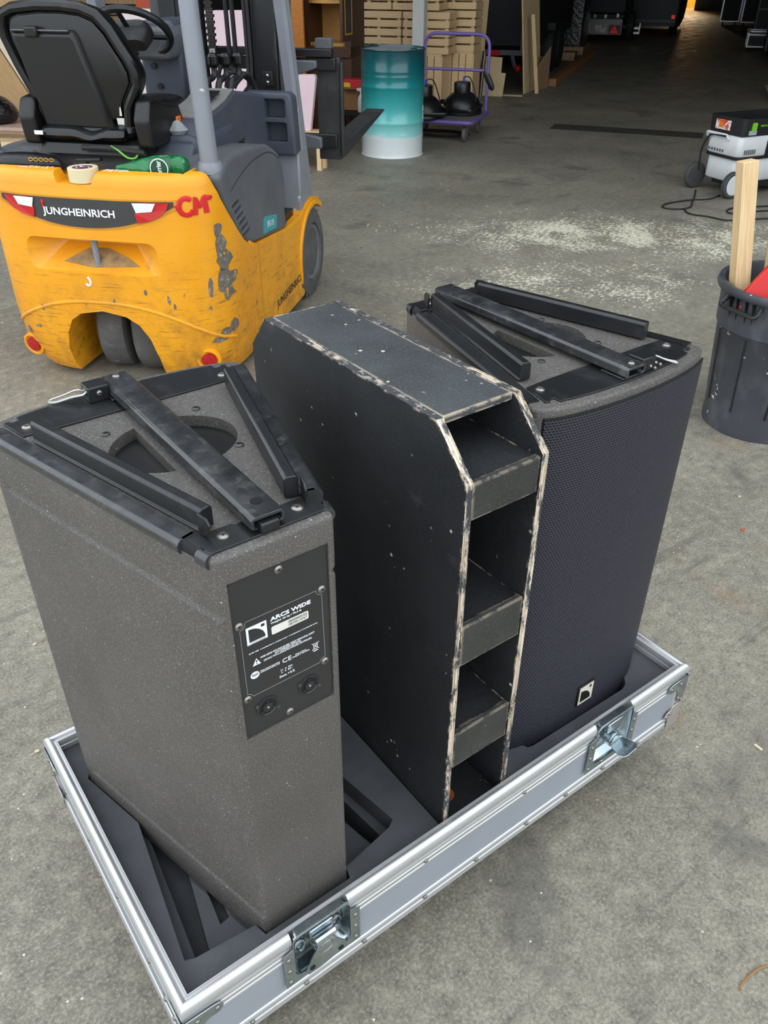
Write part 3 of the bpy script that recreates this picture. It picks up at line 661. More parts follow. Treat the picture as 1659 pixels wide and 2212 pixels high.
# ================================================================ black plywood spacer box between them
sb = thing('spacer_box', 'narrow black plywood box with open slots and chipped edges between the loudspeakers', 'plywood box', (.507, 0, .231))
W_, TK = .150, .0125
SLATM = worn_black('black_slat_paint', (56, 56, 53), edge=.004, amount=.8)
def zz(z): return z - .231
side = [(.029, 0), (.029, zz(.967)), (.094, zz(1.035)), (.537, zz(1.035)), (.588, zz(.975)), (.588, 0)]
MLO, MHI = [], []
for x0 in (0, W_ - TK):
    mb = MB(); n = len(side)
    vs = [(x0, y, z) for y, z in side] + [(x0 + TK, y, z) for y, z in side]
    mb.add(vs, [tuple(range(n)), tuple(range(2 * n - 1, n - 1, -1))], mi=0)
    for i in range(n): mb.add(vs, [(i, (i + 1) % n, n + (i + 1) % n, n + i)], mi=1 if i < 2 else 2)
    mb.build('side_panel', [BOXB, PLYEDGE, PLYEDGE2], sb, bevel=.0012, seg=2)
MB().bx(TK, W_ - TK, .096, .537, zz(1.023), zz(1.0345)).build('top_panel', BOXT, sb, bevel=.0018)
MB().add([(TK, .537, zz(1.0345)), (W_ - TK, .537, zz(1.0345)), (W_ - TK, .5875, zz(.975)), (TK, .5875, zz(.975)), (TK, .528, zz(1.0265)), (W_ - TK, .528, zz(1.0265)), (W_ - TK, .576, zz(.970)), (TK, .576, zz(.970))],
         [(0, 1, 2, 3), (4, 5, 6, 7), (0, 1, 5, 4), (1, 2, 6, 5), (2, 3, 7, 6), (3, 0, 4, 7)]).build('back_slope', BOXB, sb)
MB().bx(TK, W_ - TK, .576, .588, 0, zz(.974)).build('back_panel', BOXB, sb)
for zt, zb in ((.9645, .906), (.7165, .638), (.484, .403)):
    MB().bx(TK + .0005, W_ - TK - .0005, .0305, .0425, zz(zb), zz(zt)).build('front_slat', SLATM, sb, bevel=.003, seg=3)
    MB().bx(TK, W_ - TK, .0425, .576, zz(zt) - .0165, zz(zt) - .0045).build('shelf', BOXB, sb)
MB().bx(TK, W_ - TK, .030, .576, 0, .012).build('bottom_panel', BOXB, sb)
MB().prism(arc(.055, .085, .017, .016, 0, 360, 14)[:-1], .012, .0126).build('paint_blotch', M('orange_paint', (150, 78, 46), .6, var=.3, vscale=60), sb, smooth=0)
# ================================================================ forklift truck (local frame: X right, Y forward, origin under the front axle)
def yellow_paint():
    m = bpy.data.materials.new('scratched_yellow_paint'); m.use_nodes = True; t = NT(m)
    o = t.mix(t.ramp(t.noise(3, 4), .3, .7), lin((232, 152, 18)), lin((244, 168, 26)))
    low = t.n.new('ShaderNodeSeparateXYZ'); t.l.new(t.co.outputs['Object'], low.inputs[0])
    wear = t.ramp(low.outputs[2], .62, .12)
    o = t.mix(t.math('MULTIPLY', t.ramp(t.noise(9, 6, .7), .45, .7), t.math('MULTIPLY', wear, .75)), o, lin((148, 106, 46)))
    o = t.mix(t.math('MULTIPLY', t.ramp(t.noise(21, 6, .75), .58, .68), t.math('MULTIPLY', wear, .6)), o, lin((92, 72, 44)))
    sc = t.noise(6, 7, .75, t.mapping((1.2, 1.2, 26)))
    o = t.mix(t.math('MULTIPLY', t.ramp(sc, .57, .64), t.ramp(wear, 0, .6, .12, .9)), o, lin((96, 76, 50)))
    sc2 = t.noise(7, 5, .7, t.mapping((1, 1, 22), (.35, .2, 0), (3, 1, 0)))
    o = t.mix(t.math('MULTIPLY', t.ramp(sc2, .67, .70), .7), o, lin((196, 92, 26)))
    ch = t.noise(16, 5, .7, t.mapping((1, 1, .6), (0, 0, 0), (5, 2, 1)))
    o = t.mix(t.math('MULTIPLY', t.ramp(ch, .655, .67), t.ramp(wear, .05, .5)), o, lin((112, 104, 92)))
    t.setc(o); t.b.inputs['Roughness'].default_value = .38; t.bump(t.noise(30, 3), .08, .002); return m
YEL = yellow_paint()
YCLEAN = M('yellow_paint', (240, 164, 24), .38, var=.06, layers=(((150, 112, 56), 12, .6, .74, (1, 1, 4), .5),))
FGREY = M('grey_plastic_body', (94, 96, 100), .5, var=.12, vscale=5, bump=.15, bscale=400, layers=(((112, 108, 100), 5, .52, .75, None, .45),))
FBLUE = M('blue_grey_plastic', (70, 75, 86), .48, var=.1, vscale=6, bump=.15, bscale=400, layers=(((98, 96, 92), 5, .55, .75, None, .35),))
FLIGHT = M('grey_guard_paint', (134, 137, 144), .42, var=.08, vscale=8, layers=(((96, 94, 90), 9, .62, .75, (1, 1, .4), .5), ((206, 200, 188), 14, .68, .71)))
FMID = M('mid_grey_steel', (104, 107, 112), .45, var=.08)
SEATV = M('black_vinyl', (15, 15, 16), .26, var=.15, vscale=10, layers=(((74, 66, 56), 6, .58, .75, None, .35),))
SHELL = M('black_seat_shell', (22, 21, 20), .38, var=.1, vscale=5, layers=(((66, 60, 52), 6, .6, .75, None, .4),))
BLKP = M('black_plastic', (24, 24, 25), .38, var=.2, vscale=12)
MASTB = M('mast_black', (34, 34, 36), .42, var=.25, vscale=12, layers=(((86, 84, 80), 14, .6, .75, (1, 1, .3), .6),))
FORKM = M('worn_fork_steel', (62, 62, 62), .5, metal=.3, var=.2, vscale=9, layers=(((100, 96, 90), 10, .55, .7, None, .6),))
TYRE = M('dusty_tyre', (86, 85, 83), .8, var=.2, vscale=14, bump=.4, bscale=120, layers=(((112, 108, 102), 18, .55, .7, None, .6),))
REDP = M('red_print', (206, 24, 30), .4, var=.06)
TEAL = M('teal_sticker', (62, 156, 160), .4, var=.05)
CHROME = M('chrome', (200, 200, 200), .15, metal=1)
FH = radians(48.5)
fk = thing('forklift', 'yellow and grey forklift truck with scratched counterweight and empty black seat', 'forklift', (1.8854, 3.5165, 0), -FH)
def yr(x):
    a = abs(x); P = ((0, -1.338), (.15, -1.335), (.28, -1.322), (.37, -1.302), (.43, -1.272), (.47, -1.225), (.493, -1.16), (.503, -1.08), (.505, -1.0))
    for (x0, y0), (x1, y1) in zip(P, P[1:]):
        if a <= x1: return y0 + (y1 - y0) * (a - x0) / (x1 - x0)
    return -1.0
def inset(z):
    P = ((.03, .075), (.08, .04), (.16, .014), (.3, .0), (.62, .0), (.78, .006), (.80, .010), (.815, .012), (.838, .014), (.856, .024), (.866, .042))
    if z <= .03: return .075
    for (a, b_), (c, d) in zip(P, P[1:]):
        if z <= c: return b_ + (d - b_) * (z - a) / (c - a)
    return .042
def on_rear(p):
    """lay a point given as (x, -offset, z) on the curved rear of the counterweight"""
    return Vector((p[0], yr(p[0]) + inset(p[2]) + p[1], p[2]))
pl_x = [-.505, -.503, -.498, -.485, -.465, -.44, -.40, -.35, -.28, -.2, -.1, 0, .1, .2, .28, .35, .40, .44, .465, .485, .498, .503, .505]
def cw_loop(z):
    k = inset(z); L = []
    for x in pl_x:
        y = yr(x) + k; L.append((x * (1 - k * 1.2), y, z))
    return L + [(.505 * (1 - k * 1.2), -.90, z), (.30, -.90, z), (-.30, -.90, z), (-.505 * (1 - k * 1.2), -.90, z)]
cw = MB().loft([cw_loop(z) for z in (.03, .05, .08, .12, .16, .22, .3, .4, .5, .62, .72, .78, .80, .815, .838, .856, .866)])
arch = [(-.215, -.1), (-.205, .15), (-.185, .23), (-.15, .29), (-.1, .322), (0, .34), (.1, .322), (.15, .29), (.185, .23), (.205, .15), (.215, -.1)]
rec = MB().loft([[(x, -1.40, z) for x, z in rrect(-.33, .315, .470, .640, .05, 5)], [(x, -1.325, z) for x, z in rrect(-.29, .275, .494, .622, .045, 5)], [(x, -1.235, z) for x, z in rrect(-.16, .15, .588, .612, .01, 5)]])
notch = MB().loft([[(-.13, y, .90), (.075, y, .90), (.045, y, .826), (-.095, y, .826)] for y in (-1.45, -1.2)])
lamp_bay = MB().prism([(x, .777) for x in (-.372, .372)] + [(x / 100, .664 + .092 * (abs(x) / 37) ** 2.2) for x in range(37, -38, -5)], -1.5, -1.0, 'y')
cover = [(-1.185, .845), (-1.10, .888), (-1.0, .895), (-.885, .893), (-.69, .878), (-.60, .862), (-.53, .835), (-.47, .805), (-.432, .765), (-.415, .70), (-.40, .47), (-.50, .468), (-.87, .515), (-.935, .535), (-1.0, .575), (-1.06, .635), (-1.11, .70), (-1.15, .765)]
cover_c = [(-1.205, .95), (-.3, .95), (-.3, .46), (-.50, .460), (-.87, .507), (-.938, .527), (-1.005, .568), (-1.068, .630), (-1.12, .698), (-1.162, .765), (-1.195, .840)]
cwo = cw.build('counterweight', YEL, fk, cut=[MB().prism(arch, -1.6, -.7, 'y'), rec, notch, MB().prism(cover_c, .395, .7, 'x'), MB().prism(cover_c, -.7, -.395, 'x'), MB().bx(-.42, .385, -1.247, -.85, .825, .95)], bevel2=.006, seg2=3, bang=40, smooth=40)
MB().bx(-.46, .46, -.905, -.2, .12, .5).build('chassis', BLKP, fk)
# lamp strip across the rear with lettering
sx_ = [i * .71 / 40 - .355 for i in range(41)]
def strip(bot, top, off, th):
    mb = MB(); n = len(bot)
    A = [on_rear((x, off, z)) for x, z in bot]; B_ = [on_rear((x, off, z)) for x, z in top]
    A2 = [on_rear((x, off - th, z)) for x, z in bot]; B2 = [on_rear((x, off - th, z)) for x, z in top]
    for i in range(n - 1):
        mb.add([A2[i], A2[i + 1], B2[i + 1], B2[i]], [(0, 1, 2, 3)])
        mb.add([A[i], A[i + 1], A2[i + 1], A2[i]], [(0, 1, 2, 3)]); mb.add([B_[i], B_[i + 1], B2[i + 1], B2[i]], [(0, 1, 2, 3)])
    mb.add([A[0], A2[0], B2[0], B_[0]], [(0, 1, 2, 3)]); mb.add([A[-1], A2[-1], B2[-1], B_[-1]], [(0, 1, 2, 3)]); return mb
zlo = lambda x: .672 + .088 * (abs(x) / .36) ** 2.2
MB.strip = strip
rim_ = strip([(x * 1.035, zlo(x) - .008) for x in sx_], [(x * 1.035, .781) for x in sx_], .001, .0025).build('lamp_strip_surround', M('yellow_shade', (206, 138, 22), .5), fk)
ls = strip([(x, zlo(x)) for x in sx_], [(x, .775) for x in sx_], .001, .005).build('lamp_strip', M('dark_lamp_panel', (58, 57, 56), .4, var=.1), fk, label='dark curved panel with white lettering and lamps')
RX = lambda x, z, s=1: Matrix(((s, 0, 0, x), (0, 0, -1, -.0), (0, 1, 0, z), (0, 0, 0, 1)))
def rear_text(nm, s, x, z, mat, w, h, off=.0062, **k):
    return text(nm, s, RX(x, z), mat, k.pop('parent', fk), w=w, h=h, depth=.0012, deform=lambda p: on_rear((p.x, p.y - off, p.z)), **k)
def rear_poly(nm, poly, off, th, mat, parent, sub=3):
    c = [sum(p[0] for p in poly) / len(poly), sum(p[1] for p in poly) / len(poly)]
    mb = MB().prism(poly, -off - th, -off, 'y')
    return mb.build(nm, mat, parent, smooth=0, deform=lambda p: on_rear(p))
rear_text('lettering', 'JUNGHEINRICH', -.021, .7235, WHITE, .300, .036, bold=.022, parent=ls)
rear_poly('arrow_mark', [(-.169, .735), (-.163, .735), (-.163, .757), (-.157, .757), (-.166, .770), (-.176, .757), (-.169, .757)], .006, .001, REDP, ls)
for s_ in (-1, 1):
    lm = rear_poly('tail_lamp', [(s_ * x, z) for x, z in ((.225, .772), (.340, .772), (.330, .748), (.305, .726), (.268, .708), (.215, .698), (.208, .732))], .006, .002, M('red_lens', (196, 28, 26), .25, var=.1), ls)
    rear_poly('reversing_lamp', [(s_ * x, z) for x, z in ((.203, .771), (.292, .771), (.276, .742), (.215, .736))], .008, .002, M('white_lens', (232, 232, 236), .3), lm)
def brush(nm, pts, r_, mat, par=fk):
    P_ = [on_rear((x, -.0005, z)) for x, z in pts]
    return MB().tube(P_, r_, 8, flat=(1, 1)).build(nm, mat, par, deform=lambda p: Vector((p.x, yr(p.x) + inset(p.z) - .0012 + (p.y - yr(p.x) - inset(p.z)) * .08, p.z)))
c_ = arc(.398, .757, .025, .030, 50, 330, 14)
brush('painted_letters', [(.360, .752), (.366, .756), (.373, .757)], .010, REDP)
brush('painted_letters', c_, .0092, REDP)
brush('painted_letters', [(.426, .726), (.430, .786), (.441, .754), (.453, .788), (.458, .728)], .0080, REDP)
brush('painted_letters', [(.455, .784), (.463, .782), (.468, .780)], .009, REDP)
MB().cyl((-.002, -1.298, .572), .0125, .13, 'z', 14).build('tow_pin', FLIGHT, fk, bevel=.003)
MB().tube([on_rear((x, -.001, z)) for x, z in ((-.036, .478), (-.030, .470), (-.026, .458), (-.030, .446), (-.040, .443), (-.048, .450))], .005, 6).build('painted_hook', WHITE, fk)
MB().tube([on_rear((x, .0035, z)) for x, z in [(-.49 + .98 * i / 40, .20 + .175 * (1 - (abs(-.49 + .98 * i / 40) / .5) ** 2.4)) for i in range(41)]], .008, 8).build('arch_ridge', YEL, fk)
for s_ in (-1, 1):
    X = Matrix.Translation(on_rear((s_ * .405, -.002, .135))) @ Matrix.Rotation(radians(90 + 6), 4, 'X') @ Matrix.Rotation(s_ * radians(10), 4, 'Y')
    rf = MB().lathe([(.052, -.012), (.05, .004), (.042, .006), (.036, -.002)], 24, X).build('reflector_surround', YCLEAN, fk)
    MB().lathe([(.033, 0), (.031, .007), (.015, .009), (.0005, .0095)], 20, X).build('reflector', M('red_reflector', (176, 26, 30), .3, var=.25, vscale=90), rf)
# bare metal where the paint is knocked off the right corner
CHIP = M('bare_knocked_metal', (112, 104, 94), .5, var=.25, vscale=40, layers=(((160, 156, 148), 60, .55, .65),))
random.seed(11)
def chip(x, z, w_, h_):
    n = 11; poly = [(x + w_ * cos(2 * pi * i / n) * random.uniform(.6, 1.1), z + h_ * sin(2 * pi * i / n) * random.uniform(.6, 1.1)) for i in range(n)]
    rear_poly('paint_chip', poly, -.0008, .0014, CHIP, cwo)
for x, z, w_, h_ in ((.478, .655, .010, .03), (.482, .60, .013, .045), (.484, .53, .014, .05), (.480, .46, .018, .05), (.487, .41, .012, .04), (.445, .44, .010, .045), (.496, .46, .006, .03), (.455, .22, .03, .012), (.475, .245, .016, .02), (.49, .26, .008, .03),
                     (.29, .40, .007, .02), (-.28, .33, .012, .015), (.20, .43, .008, .016), (.06, .385, .007, .012), (-.40, .21, .013, .02), (.31, .375, .006, .014), (-.33, .24, .014, .008)):
    chip(x, z, w_, h_)
text('painted_letters', 'PETZL', Matrix.Translation((.125, -1.255, .8662)) @ Matrix.Rotation(radians(3), 4, 'Z'), WHITE, fk, w=.10, h=.028, depth=.0008, bold=.01)
random.seed(4)
for r_ in range(2):
    x = -.275 + .03 * r_
    while x < -.155:
        pts = [(x + random.uniform(0, .016), -1.268 + .02 * r_ + random.uniform(-.007, .007), .8664) for k in range(5)]
        MB().tube(pts, .0022, 5).build('painted_scribble', WHITE, cwo, deform=lambda p: Vector((p.x, p.y, .8660 + (p.z - .8664) * .2))); x += .018
DIRT = M('dust_in_recess', (150, 120, 80), .8, var=.3, vscale=30)
rq = lambda x, k: (x, -1.325 + .09 * k, .4945 + .094 * k)
MB().add([rq(-.15, .3), rq(-.02, .16), rq(.18, .28), rq(.12, .55), rq(.03, .82), rq(-.05, .80)] + [tuple(Vector(rq(*q)) + Vector((0, -.0012, .0012))) for q in ((-.15, .3), (-.02, .16), (.18, .28), (.12, .55), (.03, .82), (-.05, .80))], [(6, 7, 8, 9, 10, 11), (0, 1, 7, 6), (1, 2, 8, 7), (2, 3, 9, 8), (3, 4, 10, 9), (4, 5, 11, 10), (5, 0, 6, 11), (5, 4, 3, 2, 1, 0)]).build('dust_patch', DIRT, cwo)
# right flank: yellow sill panel, arch over the front wheel, grey cover with louvres (left flank mirrors it)
fend = [(-.93, .06), (-.21, .06), (-.195, .09)] + [(.0 + .262 * cos(radians(a)), .225 + .262 * sin(radians(a))) for a in range(205, 60, -12)] + [(.13, .485), (.0, .512), (-.09, .50), (-.17, .47), (-.30, .462), (-.45, .468), (-.86, .512), (-.93, .545)]
cover = [(-1.185, .845), (-1.10, .888), (-1.0, .895), (-.885, .893), (-.69, .878), (-.60, .862), (-.53, .835), (-.47, .805), (-.432, .765), (-.415, .70), (-.40, .47), (-.50, .468), (-.87, .515), (-.935, .535), (-1.0, .575), (-1.06, .635), (-1.11, .70), (-1.15, .765)]
for s_ in (-1, 1):
    X_ = lambda a, b_: (s_ * a, s_ * b_) if s_ > 0 else (-b_, -a)
    MB().prism(fend, *X_(.44, .502), 'x').build('side_panel', YEL, fk, bevel=.008, seg=3)
    MB().prism([(y, z) for y, z in [(.0 + .268 * cos(radians(a)), .225 + .268 * sin(radians(a))) for a in range(200, 55, -12)] + [(.0 + .245 * cos(radians(a)), .225 + .245 * sin(radians(a))) for a in range(57, 200, 12)]], *X_(.38, .512), 'x').build('wheel_arch', YCLEAN, fk, bevel=.003)
    slots_ = []
    if s_ > 0:
        for i in range(6):
            y0 = -1.088 + .0195 * i; z0 = .716 - .0268 * i
            slots_.append(MB().add(*(lambda vs: (vs, [(0, 1, 2, 3), (4, 5, 6, 7), (0, 1, 5, 4), (1, 2, 6, 5), (2, 3, 7, 6), (3, 0, 4, 7)]))([(x, y, z) for x in (.47, .55) for y, z in ((y0, z0 - .011), (y0, z0 + .004), (y0 + .078, z0 + .016), (y0 + .078, z0 + .001))])))
        slots_.append(MB().bx(.485, .55, -.475, -.405, .492, .575))
    cv = MB().prism(cover, *X_(.30, .500), 'x').build('side_cover', FGREY, fk, bevel=.022, seg=4, bang=50, cut=slots_ or None, bevel2=.0 if not slots_ else .0015, seg2=1)
    if s_ > 0:
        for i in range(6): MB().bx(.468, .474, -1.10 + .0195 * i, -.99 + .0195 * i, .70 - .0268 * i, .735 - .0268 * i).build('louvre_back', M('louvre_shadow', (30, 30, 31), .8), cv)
        MB().prism([(-.755, .523), (-.575, .505), (-.560, .562), (-.725, .590), (-.742, .58)], .4985, .5008, 'x').build('model_sticker', TEAL, cv, smooth=0)
        text('lettering', 'EFG 115', frame((.5010, -.655, .545), (0, .992, -.12), (0, .12, .992)), WHITE, cv, w=.085, h=.026, depth=.0006, bold=.0)
        text('side_lettering', 'JUNGHEINRICH', frame((.5022, -.44, .165), (0, .995, .03), (0, -.03, .995)), M('worn_black_print', (70, 56, 40), .6, var=.5, vscale=40), fk, w=.42, h=.048, depth=.0006, bold=.03)
        MB().bx(.5005, .5035, -.842, -.832, .11, .515).build('panel_seam', M('yellow_shade', (206, 138, 22), .5), fk)
        groove = [(.499, y, z) for y, z in spline([(0, -1.09, .775), (0, -.95, .815), (0, -.80, .838), (0, -.62, .835), (0, -.50, .79)], 6) and [(p.y, p.z) for p in spline([(0, -1.09, .775), (0, -.95, .815), (0, -.80, .838), (0, -.62, .835), (0, -.48, .785)], 6)]]
        MB().tube(groove, .003, 6).build('cover_crease', M('crease_grey', (52, 54, 57), .6), cv)
    # front wheel
    X = T(s_ * .425, .0, .228, 0, s_ * pi / 2, 0)
    wh = MB().lathe([(.11, -.07), (.205, -.07), (.222, -.06), (.228, -.045), (.228, .045), (.222, .06), (.205, .07), (.150, .072), (.145, .060)], 40, X).build('front_tyre', TYRE, fk)
    for i in range(26):
        a = 2 * pi * i / 26
        for q in (-1, 1):
            MB().box((0, 0, 0), (.016, .052, .012), X @ Matrix.Rotation(a + q * .06, 4, 'Z') @ T(.2275, 0, q * .034, 0, 0, 0) @ Matrix.Rotation(pi / 2, 4, 'X') @ Matrix.Rotation(q * .5, 4, 'X')).build('tread_block', TYRE, wh) if s_ > 0 else None
    MB().lathe([(.148, .052), (.140, .066), (.125, .062), (.112, .040), (.075, .036), (.06, .05), (.028, .052), (.0005, .05)], 32, X).build('wheel_rim', FMID, wh)
# rear twin wheels, steered slightly
for x in (-.085, .075):
    X = T(x, -1.06, .192, 0, 0, radians(14)) @ Matrix.Rotation(pi / 2, 4, 'Y')
    w_ = MB().lathe([(.09, -.062), (.17, -.062), (.188, -.05), (.192, -.03), (.192, .03), (.188, .05), (.17, .062), (.09, .062)], 36, X).build('rear_tyre', TYRE, fk)
    MB().lathe([(.088, -.05), (.088, .05)], 20, X).build('rear_hub', FMID, w_)
MB().bx(-.10, -.05, -1.2, -.95, .05, .42).build('steer_bracket', FGREY, fk, bevel=.01)
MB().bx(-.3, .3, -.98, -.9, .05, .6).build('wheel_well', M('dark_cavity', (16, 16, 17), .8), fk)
# engine hood, floor, seat
MB().loft([[(x, y, z) for x, y in rrect(-.46 + k, .30 - k * .2, -1.10 + k, -.55 - k, .06)] for z, k in ((.60, 0), (.845, 0), (.875, .012), (.90, .04), (.905, .07))]).build('hood', M('hood_grey', (74, 75, 77), .5, var=.1, bump=.1, layers=(((100, 96, 88), 6, .5, .7, None, .4),)), fk)
MB().bx(-.45, .45, -.56, .06, .40, .44).build('floor_plate', BLKP, fk)
st = MB()
for i in range(7): MB().bx(.30, .47, -.36 + i * .052, -.335 + i * .052, .44, .448).build('step_rib', RUBBER, fk)
MB().bx(-.45, .48, -.40, .05, .36, .405).build('step_sill', FMID, fk, bevel=.01)
base_s = MB().loft([[(x, y, z) for x, y in rrect(-.27 + k, .20 - k, -1.16 + k, -.64 - k, .05)] for z, k in ((.90, 0), (.935, .01), (.95, .03))]).build('seat_base', SHELL, fk)
def cush(x0, x1, y0, y1, z0, z1, nm, mat, par=fk):
    L = []
    for z, k in ((z0, .03), (z0 + .012, .006), ((z0 + z1) / 2, 0), (z1 - .012, .008), (z1, .04)):
        L.append([(x, y, z) for x, y in rrect(x0 + k, x1 - k, y0 + k, y1 - k, .06, 5)])
    return MB().loft(L).build(nm, mat, par, sub=1)
cush(-.24, .17, -1.15, -.66, .945, 1.01, 'seat_cushion', SEATV)
# backrest: padded rim, hard shell and document box; it leans back a little
lean = Matrix.Translation((-.052, -1.10, .99)) @ Matrix.Rotation(radians(5), 4, 'X')
bo = [(-.165, 0), (-.185, .06), (-.20, .12), (-.235, .21), (-.262, .30), (-.262, .345), (-.245, .38), (-.20, .398), (-.1, .408), (.0, .408), (.08, .400), (.135, .38), (.175, .335), (.205, .28), (.232, .235), (.252, .19), (.252, .15), (.225, .11), (.198, .07), (.185, 0)]
def bl(k, y): return [(x * (1 - k) + (-.005) * k, y, (z - .2) * (1 - k) + .2) for x, z in bo]
MB().loft([bl(.06, .06), bl(.02, .075), bl(0, .045), bl(.0, .02), bl(.03, -.002), bl(.10, -.004)], X=lean).build('backrest', SEATV, fk, sub=1)
MB().tube([lean @ Vector((x * .955, -.004, (z - .2) * .955 + .2)) for x, z in bo], .021, 10).build('backrest_rim', SEATV, fk)
shl = MB().loft([bl(.15, .0), bl(.16, -.014), bl(.20, -.018)], X=lean).build('seat_shell', SHELL, fk, smooth=45)
db = [(-.205, .322), (.040, .322), (.052, .305), (.122, -.004), (-.155, -.002)]
def dl(k, y): return [(x * (1 - k) - .05 * k, y, (z - .16) * (1 - k) + .16) for x, z in db]
dbx = MB().loft([dl(-.04, -.01), dl(0, -.03), dl(.06, -.045)], X=lean).build('document_box', SHELL, fk, bevel=.006, seg=2)
MB().box((-.115, -.042, .322), (.05, .03, .034), lean).build('box_latch', SHELL, dbx, bevel=.006)
MB().box((-.085, -.040, .326), (.225, .012, .005), lean).build('box_lip', M('grey_edge', (92, 92, 94), .35), dbx, bevel=.002)
for x, z, r_ in ((.155, .06, 0), (.165, .022, 0)): MB().box((x - .012, -.016, z), (.034, .002, .03), lean).build('sticker', PAPER, shl)
MB().box((-.188, -.002, .05), (.012, .004, .09), lean @ Matrix.Rotation(-.25, 4, 'Y')).build('sticker', WHITE, shl)
for s_, xx in ((-1, -.262), (1, .21)):
    hp = [(-.15, .0), (.12, .0), (.15, .06), (.12, .12), (.0, .14), (-.08, .165), (-.13, .16), (-.165, .10)]
    MB().prism([(y, z) for y, z in hp], -.03, .035, 'x', T(xx, -1.02, .93)).build('seat_side', SHELL, fk, bevel=.014, seg=3)
cush(-.05, .17, -.88, -.62, .975, 1.06, 'seat_bolster', SEATV)
# crumpled cover below the backrest
cov = []
for i in range(13):
    x = -.225 + .36 * i / 12; d = .03 * math.exp(-((x + .01) / .035) ** 2)
    cov.append([(x, -1.165 + .012 * sin(i * 1.7), .945), (x, -1.185, .965 - d * .5), (x, -1.170, .992 - d), (x, -1.13, 1.0 - d * .3), (x, -1.10, .99), (x, -1.10, .945)])
MB().loft(cov).build('seat_gaiter', SEATV, fk, sub=1)
MB().box((-.215, -1.186, .975), (.035, .003, .014), T(0, 0, 0) @ Matrix.Rotation(0, 4, 'Y')).build('sticker', WHITE, fk)
MB().tube(spline([(-.05, -1.17, .925), (.06, -1.185, .93), (.14, -1.19, .925), (.20, -1.17, .915)], 6), .011, 8).build('cable_loom', RUBBER, fk)
MB().tube(spline([(.08, -1.19, .938), (.11, -1.20, .928), (.15, -1.21, .905), (.175, -1.20, .902), (.18, -1.18, .912)], 6), .0035, 6).build('earth_wire', M('green_wire', (110, 180, 70), .5), fk)
# steering column, dashboard, wheel
colm = [(-.12, .0), (.06, .0), (.075, .10), (.085, .20), (.08, .27), (.05, .30), (-.09, .30), (-.12, .24)]
MB().loft([[(x * k, y + .02 * i, .78 + z * 1.75) for x, z in colm] for i, (y, k) in enumerate(((-.40, .95), (-.37, 1), (-.20, 1), (-.17, .9)))], X=T(-.03, 0, 0)).build('steering_column', FBLUE, fk, bevel=.012, seg=3)
MB().loft([[(x * k, y, 1.16 + z * .42) for x, z in colm] for y, k in ((-.50, .8), (-.46, 1), (-.28, 1.05), (-.22, .95))], X=T(-.02, 0, 0)).build('column_cover', M('column_grey', (82, 86, 92), .5, var=.1, layers=(((120, 116, 108), 7, .52, .7, None, .5),)), fk, bevel=.02, seg=3)
for x, z in ((-.085, 1.13), (-.065, 1.05)): MB().cyl((x, -.404, z), .013, .01, 'y', 14).build('key_switch', BLKP, fk)
SWX = Matrix.Translation((-.06, -.60, 1.272)) @ Matrix.Rotation(radians(-36), 4, 'X') @ Matrix.Rotation(radians(-4), 4, 'Y')
sw = MB().tube([(.150 * cos(2 * pi * i / 40), .150 * sin(2 * pi * i / 40), 0) for i in range(40)], .0155, 10, closed=True, X=SWX).build('steering_wheel', BLKP, fk)
MB().loft([[(x * k, y * k, z) for x, y in rrect(-.085, .085, -.06, .05, .04)] for z, k in ((-.06, .7), (-.02, .95), (.0, 1), (.018, .9), (.024, .6))], X=SWX).build('wheel_hub', M('hub_black', (40, 40, 42), .42, layers=(((90, 86, 78), 9, .5, .7, None, .4),)), sw)
MB().box((.0, .012, .0255), (.075, .014, .003), SWX @ Matrix.Rotation(.1, 4, 'Z')).build('hub_badge', M('grey_edge', (150, 150, 150), .35), sw)
for a in (20, 160, 270): MB().tube([(.06 * cos(radians(a)), .06 * sin(radians(a)), -.01), (.145 * cos(radians(a)), .145 * sin(radians(a)), 0)], .012, 8, X=SWX, flat=(1, .6)).build('wheel_spoke', BLKP, sw)
# right-hand console with levers
con = [(-1.10, .86), (-.95, .985), (-.90, .995), (-.66, 1.03), (-.55, 1.062), (-.20, 1.008), (-.02, .93), (.0, .80), (-.02, .70), (-.45, .70), (-.45, .86), (-1.08, .80)]
cn = MB().prism(con, .16, .345, 'x').build('control_console', FBLUE, fk, bevel=.014, seg=3)
MB().box((.25, -.57, 1.041), (.15, .20, .003), Matrix.Translation((.25, -.57, 1.041)) @ Matrix.Rotation(radians(-10), 4, 'X') @ Matrix.Translation((-.25, .57, -1.041))).build('console_panel', FGREY, cn, bevel=.003) if False else None
sp_ = MB().prism([(-.89, .9975), (-.66, 1.031), (-.555, 1.0625), (-.555, 1.068), (-.66, 1.0365), (-.89, 1.003)], .168, .338, 'x').build('console_panel', M('dusty_console', (120, 118, 114), .6, var=.12, vscale=14), cn)
for i in range(4): MB().prism([(-.74 + .036 * i, 1.033 + .0075 * i), (-.712 + .036 * i, 1.0395 + .0075 * i), (-.712 + .036 * i, 1.043 + .0075 * i), (-.74 + .036 * i, 1.0365 + .0075 * i)], .23, .30, 'x').build('rocker_switch', BLKP, cn)
MB().bx(.20, .25, -.95, -.91, .99, 1.012).build('emergency_stop', M('orange_button', (226, 118, 20), .4), cn, bevel=.004)
MB().bx(.205, .245, -.905, -.885, .995, 1.016).build('red_button', REDP, cn, bevel=.004)
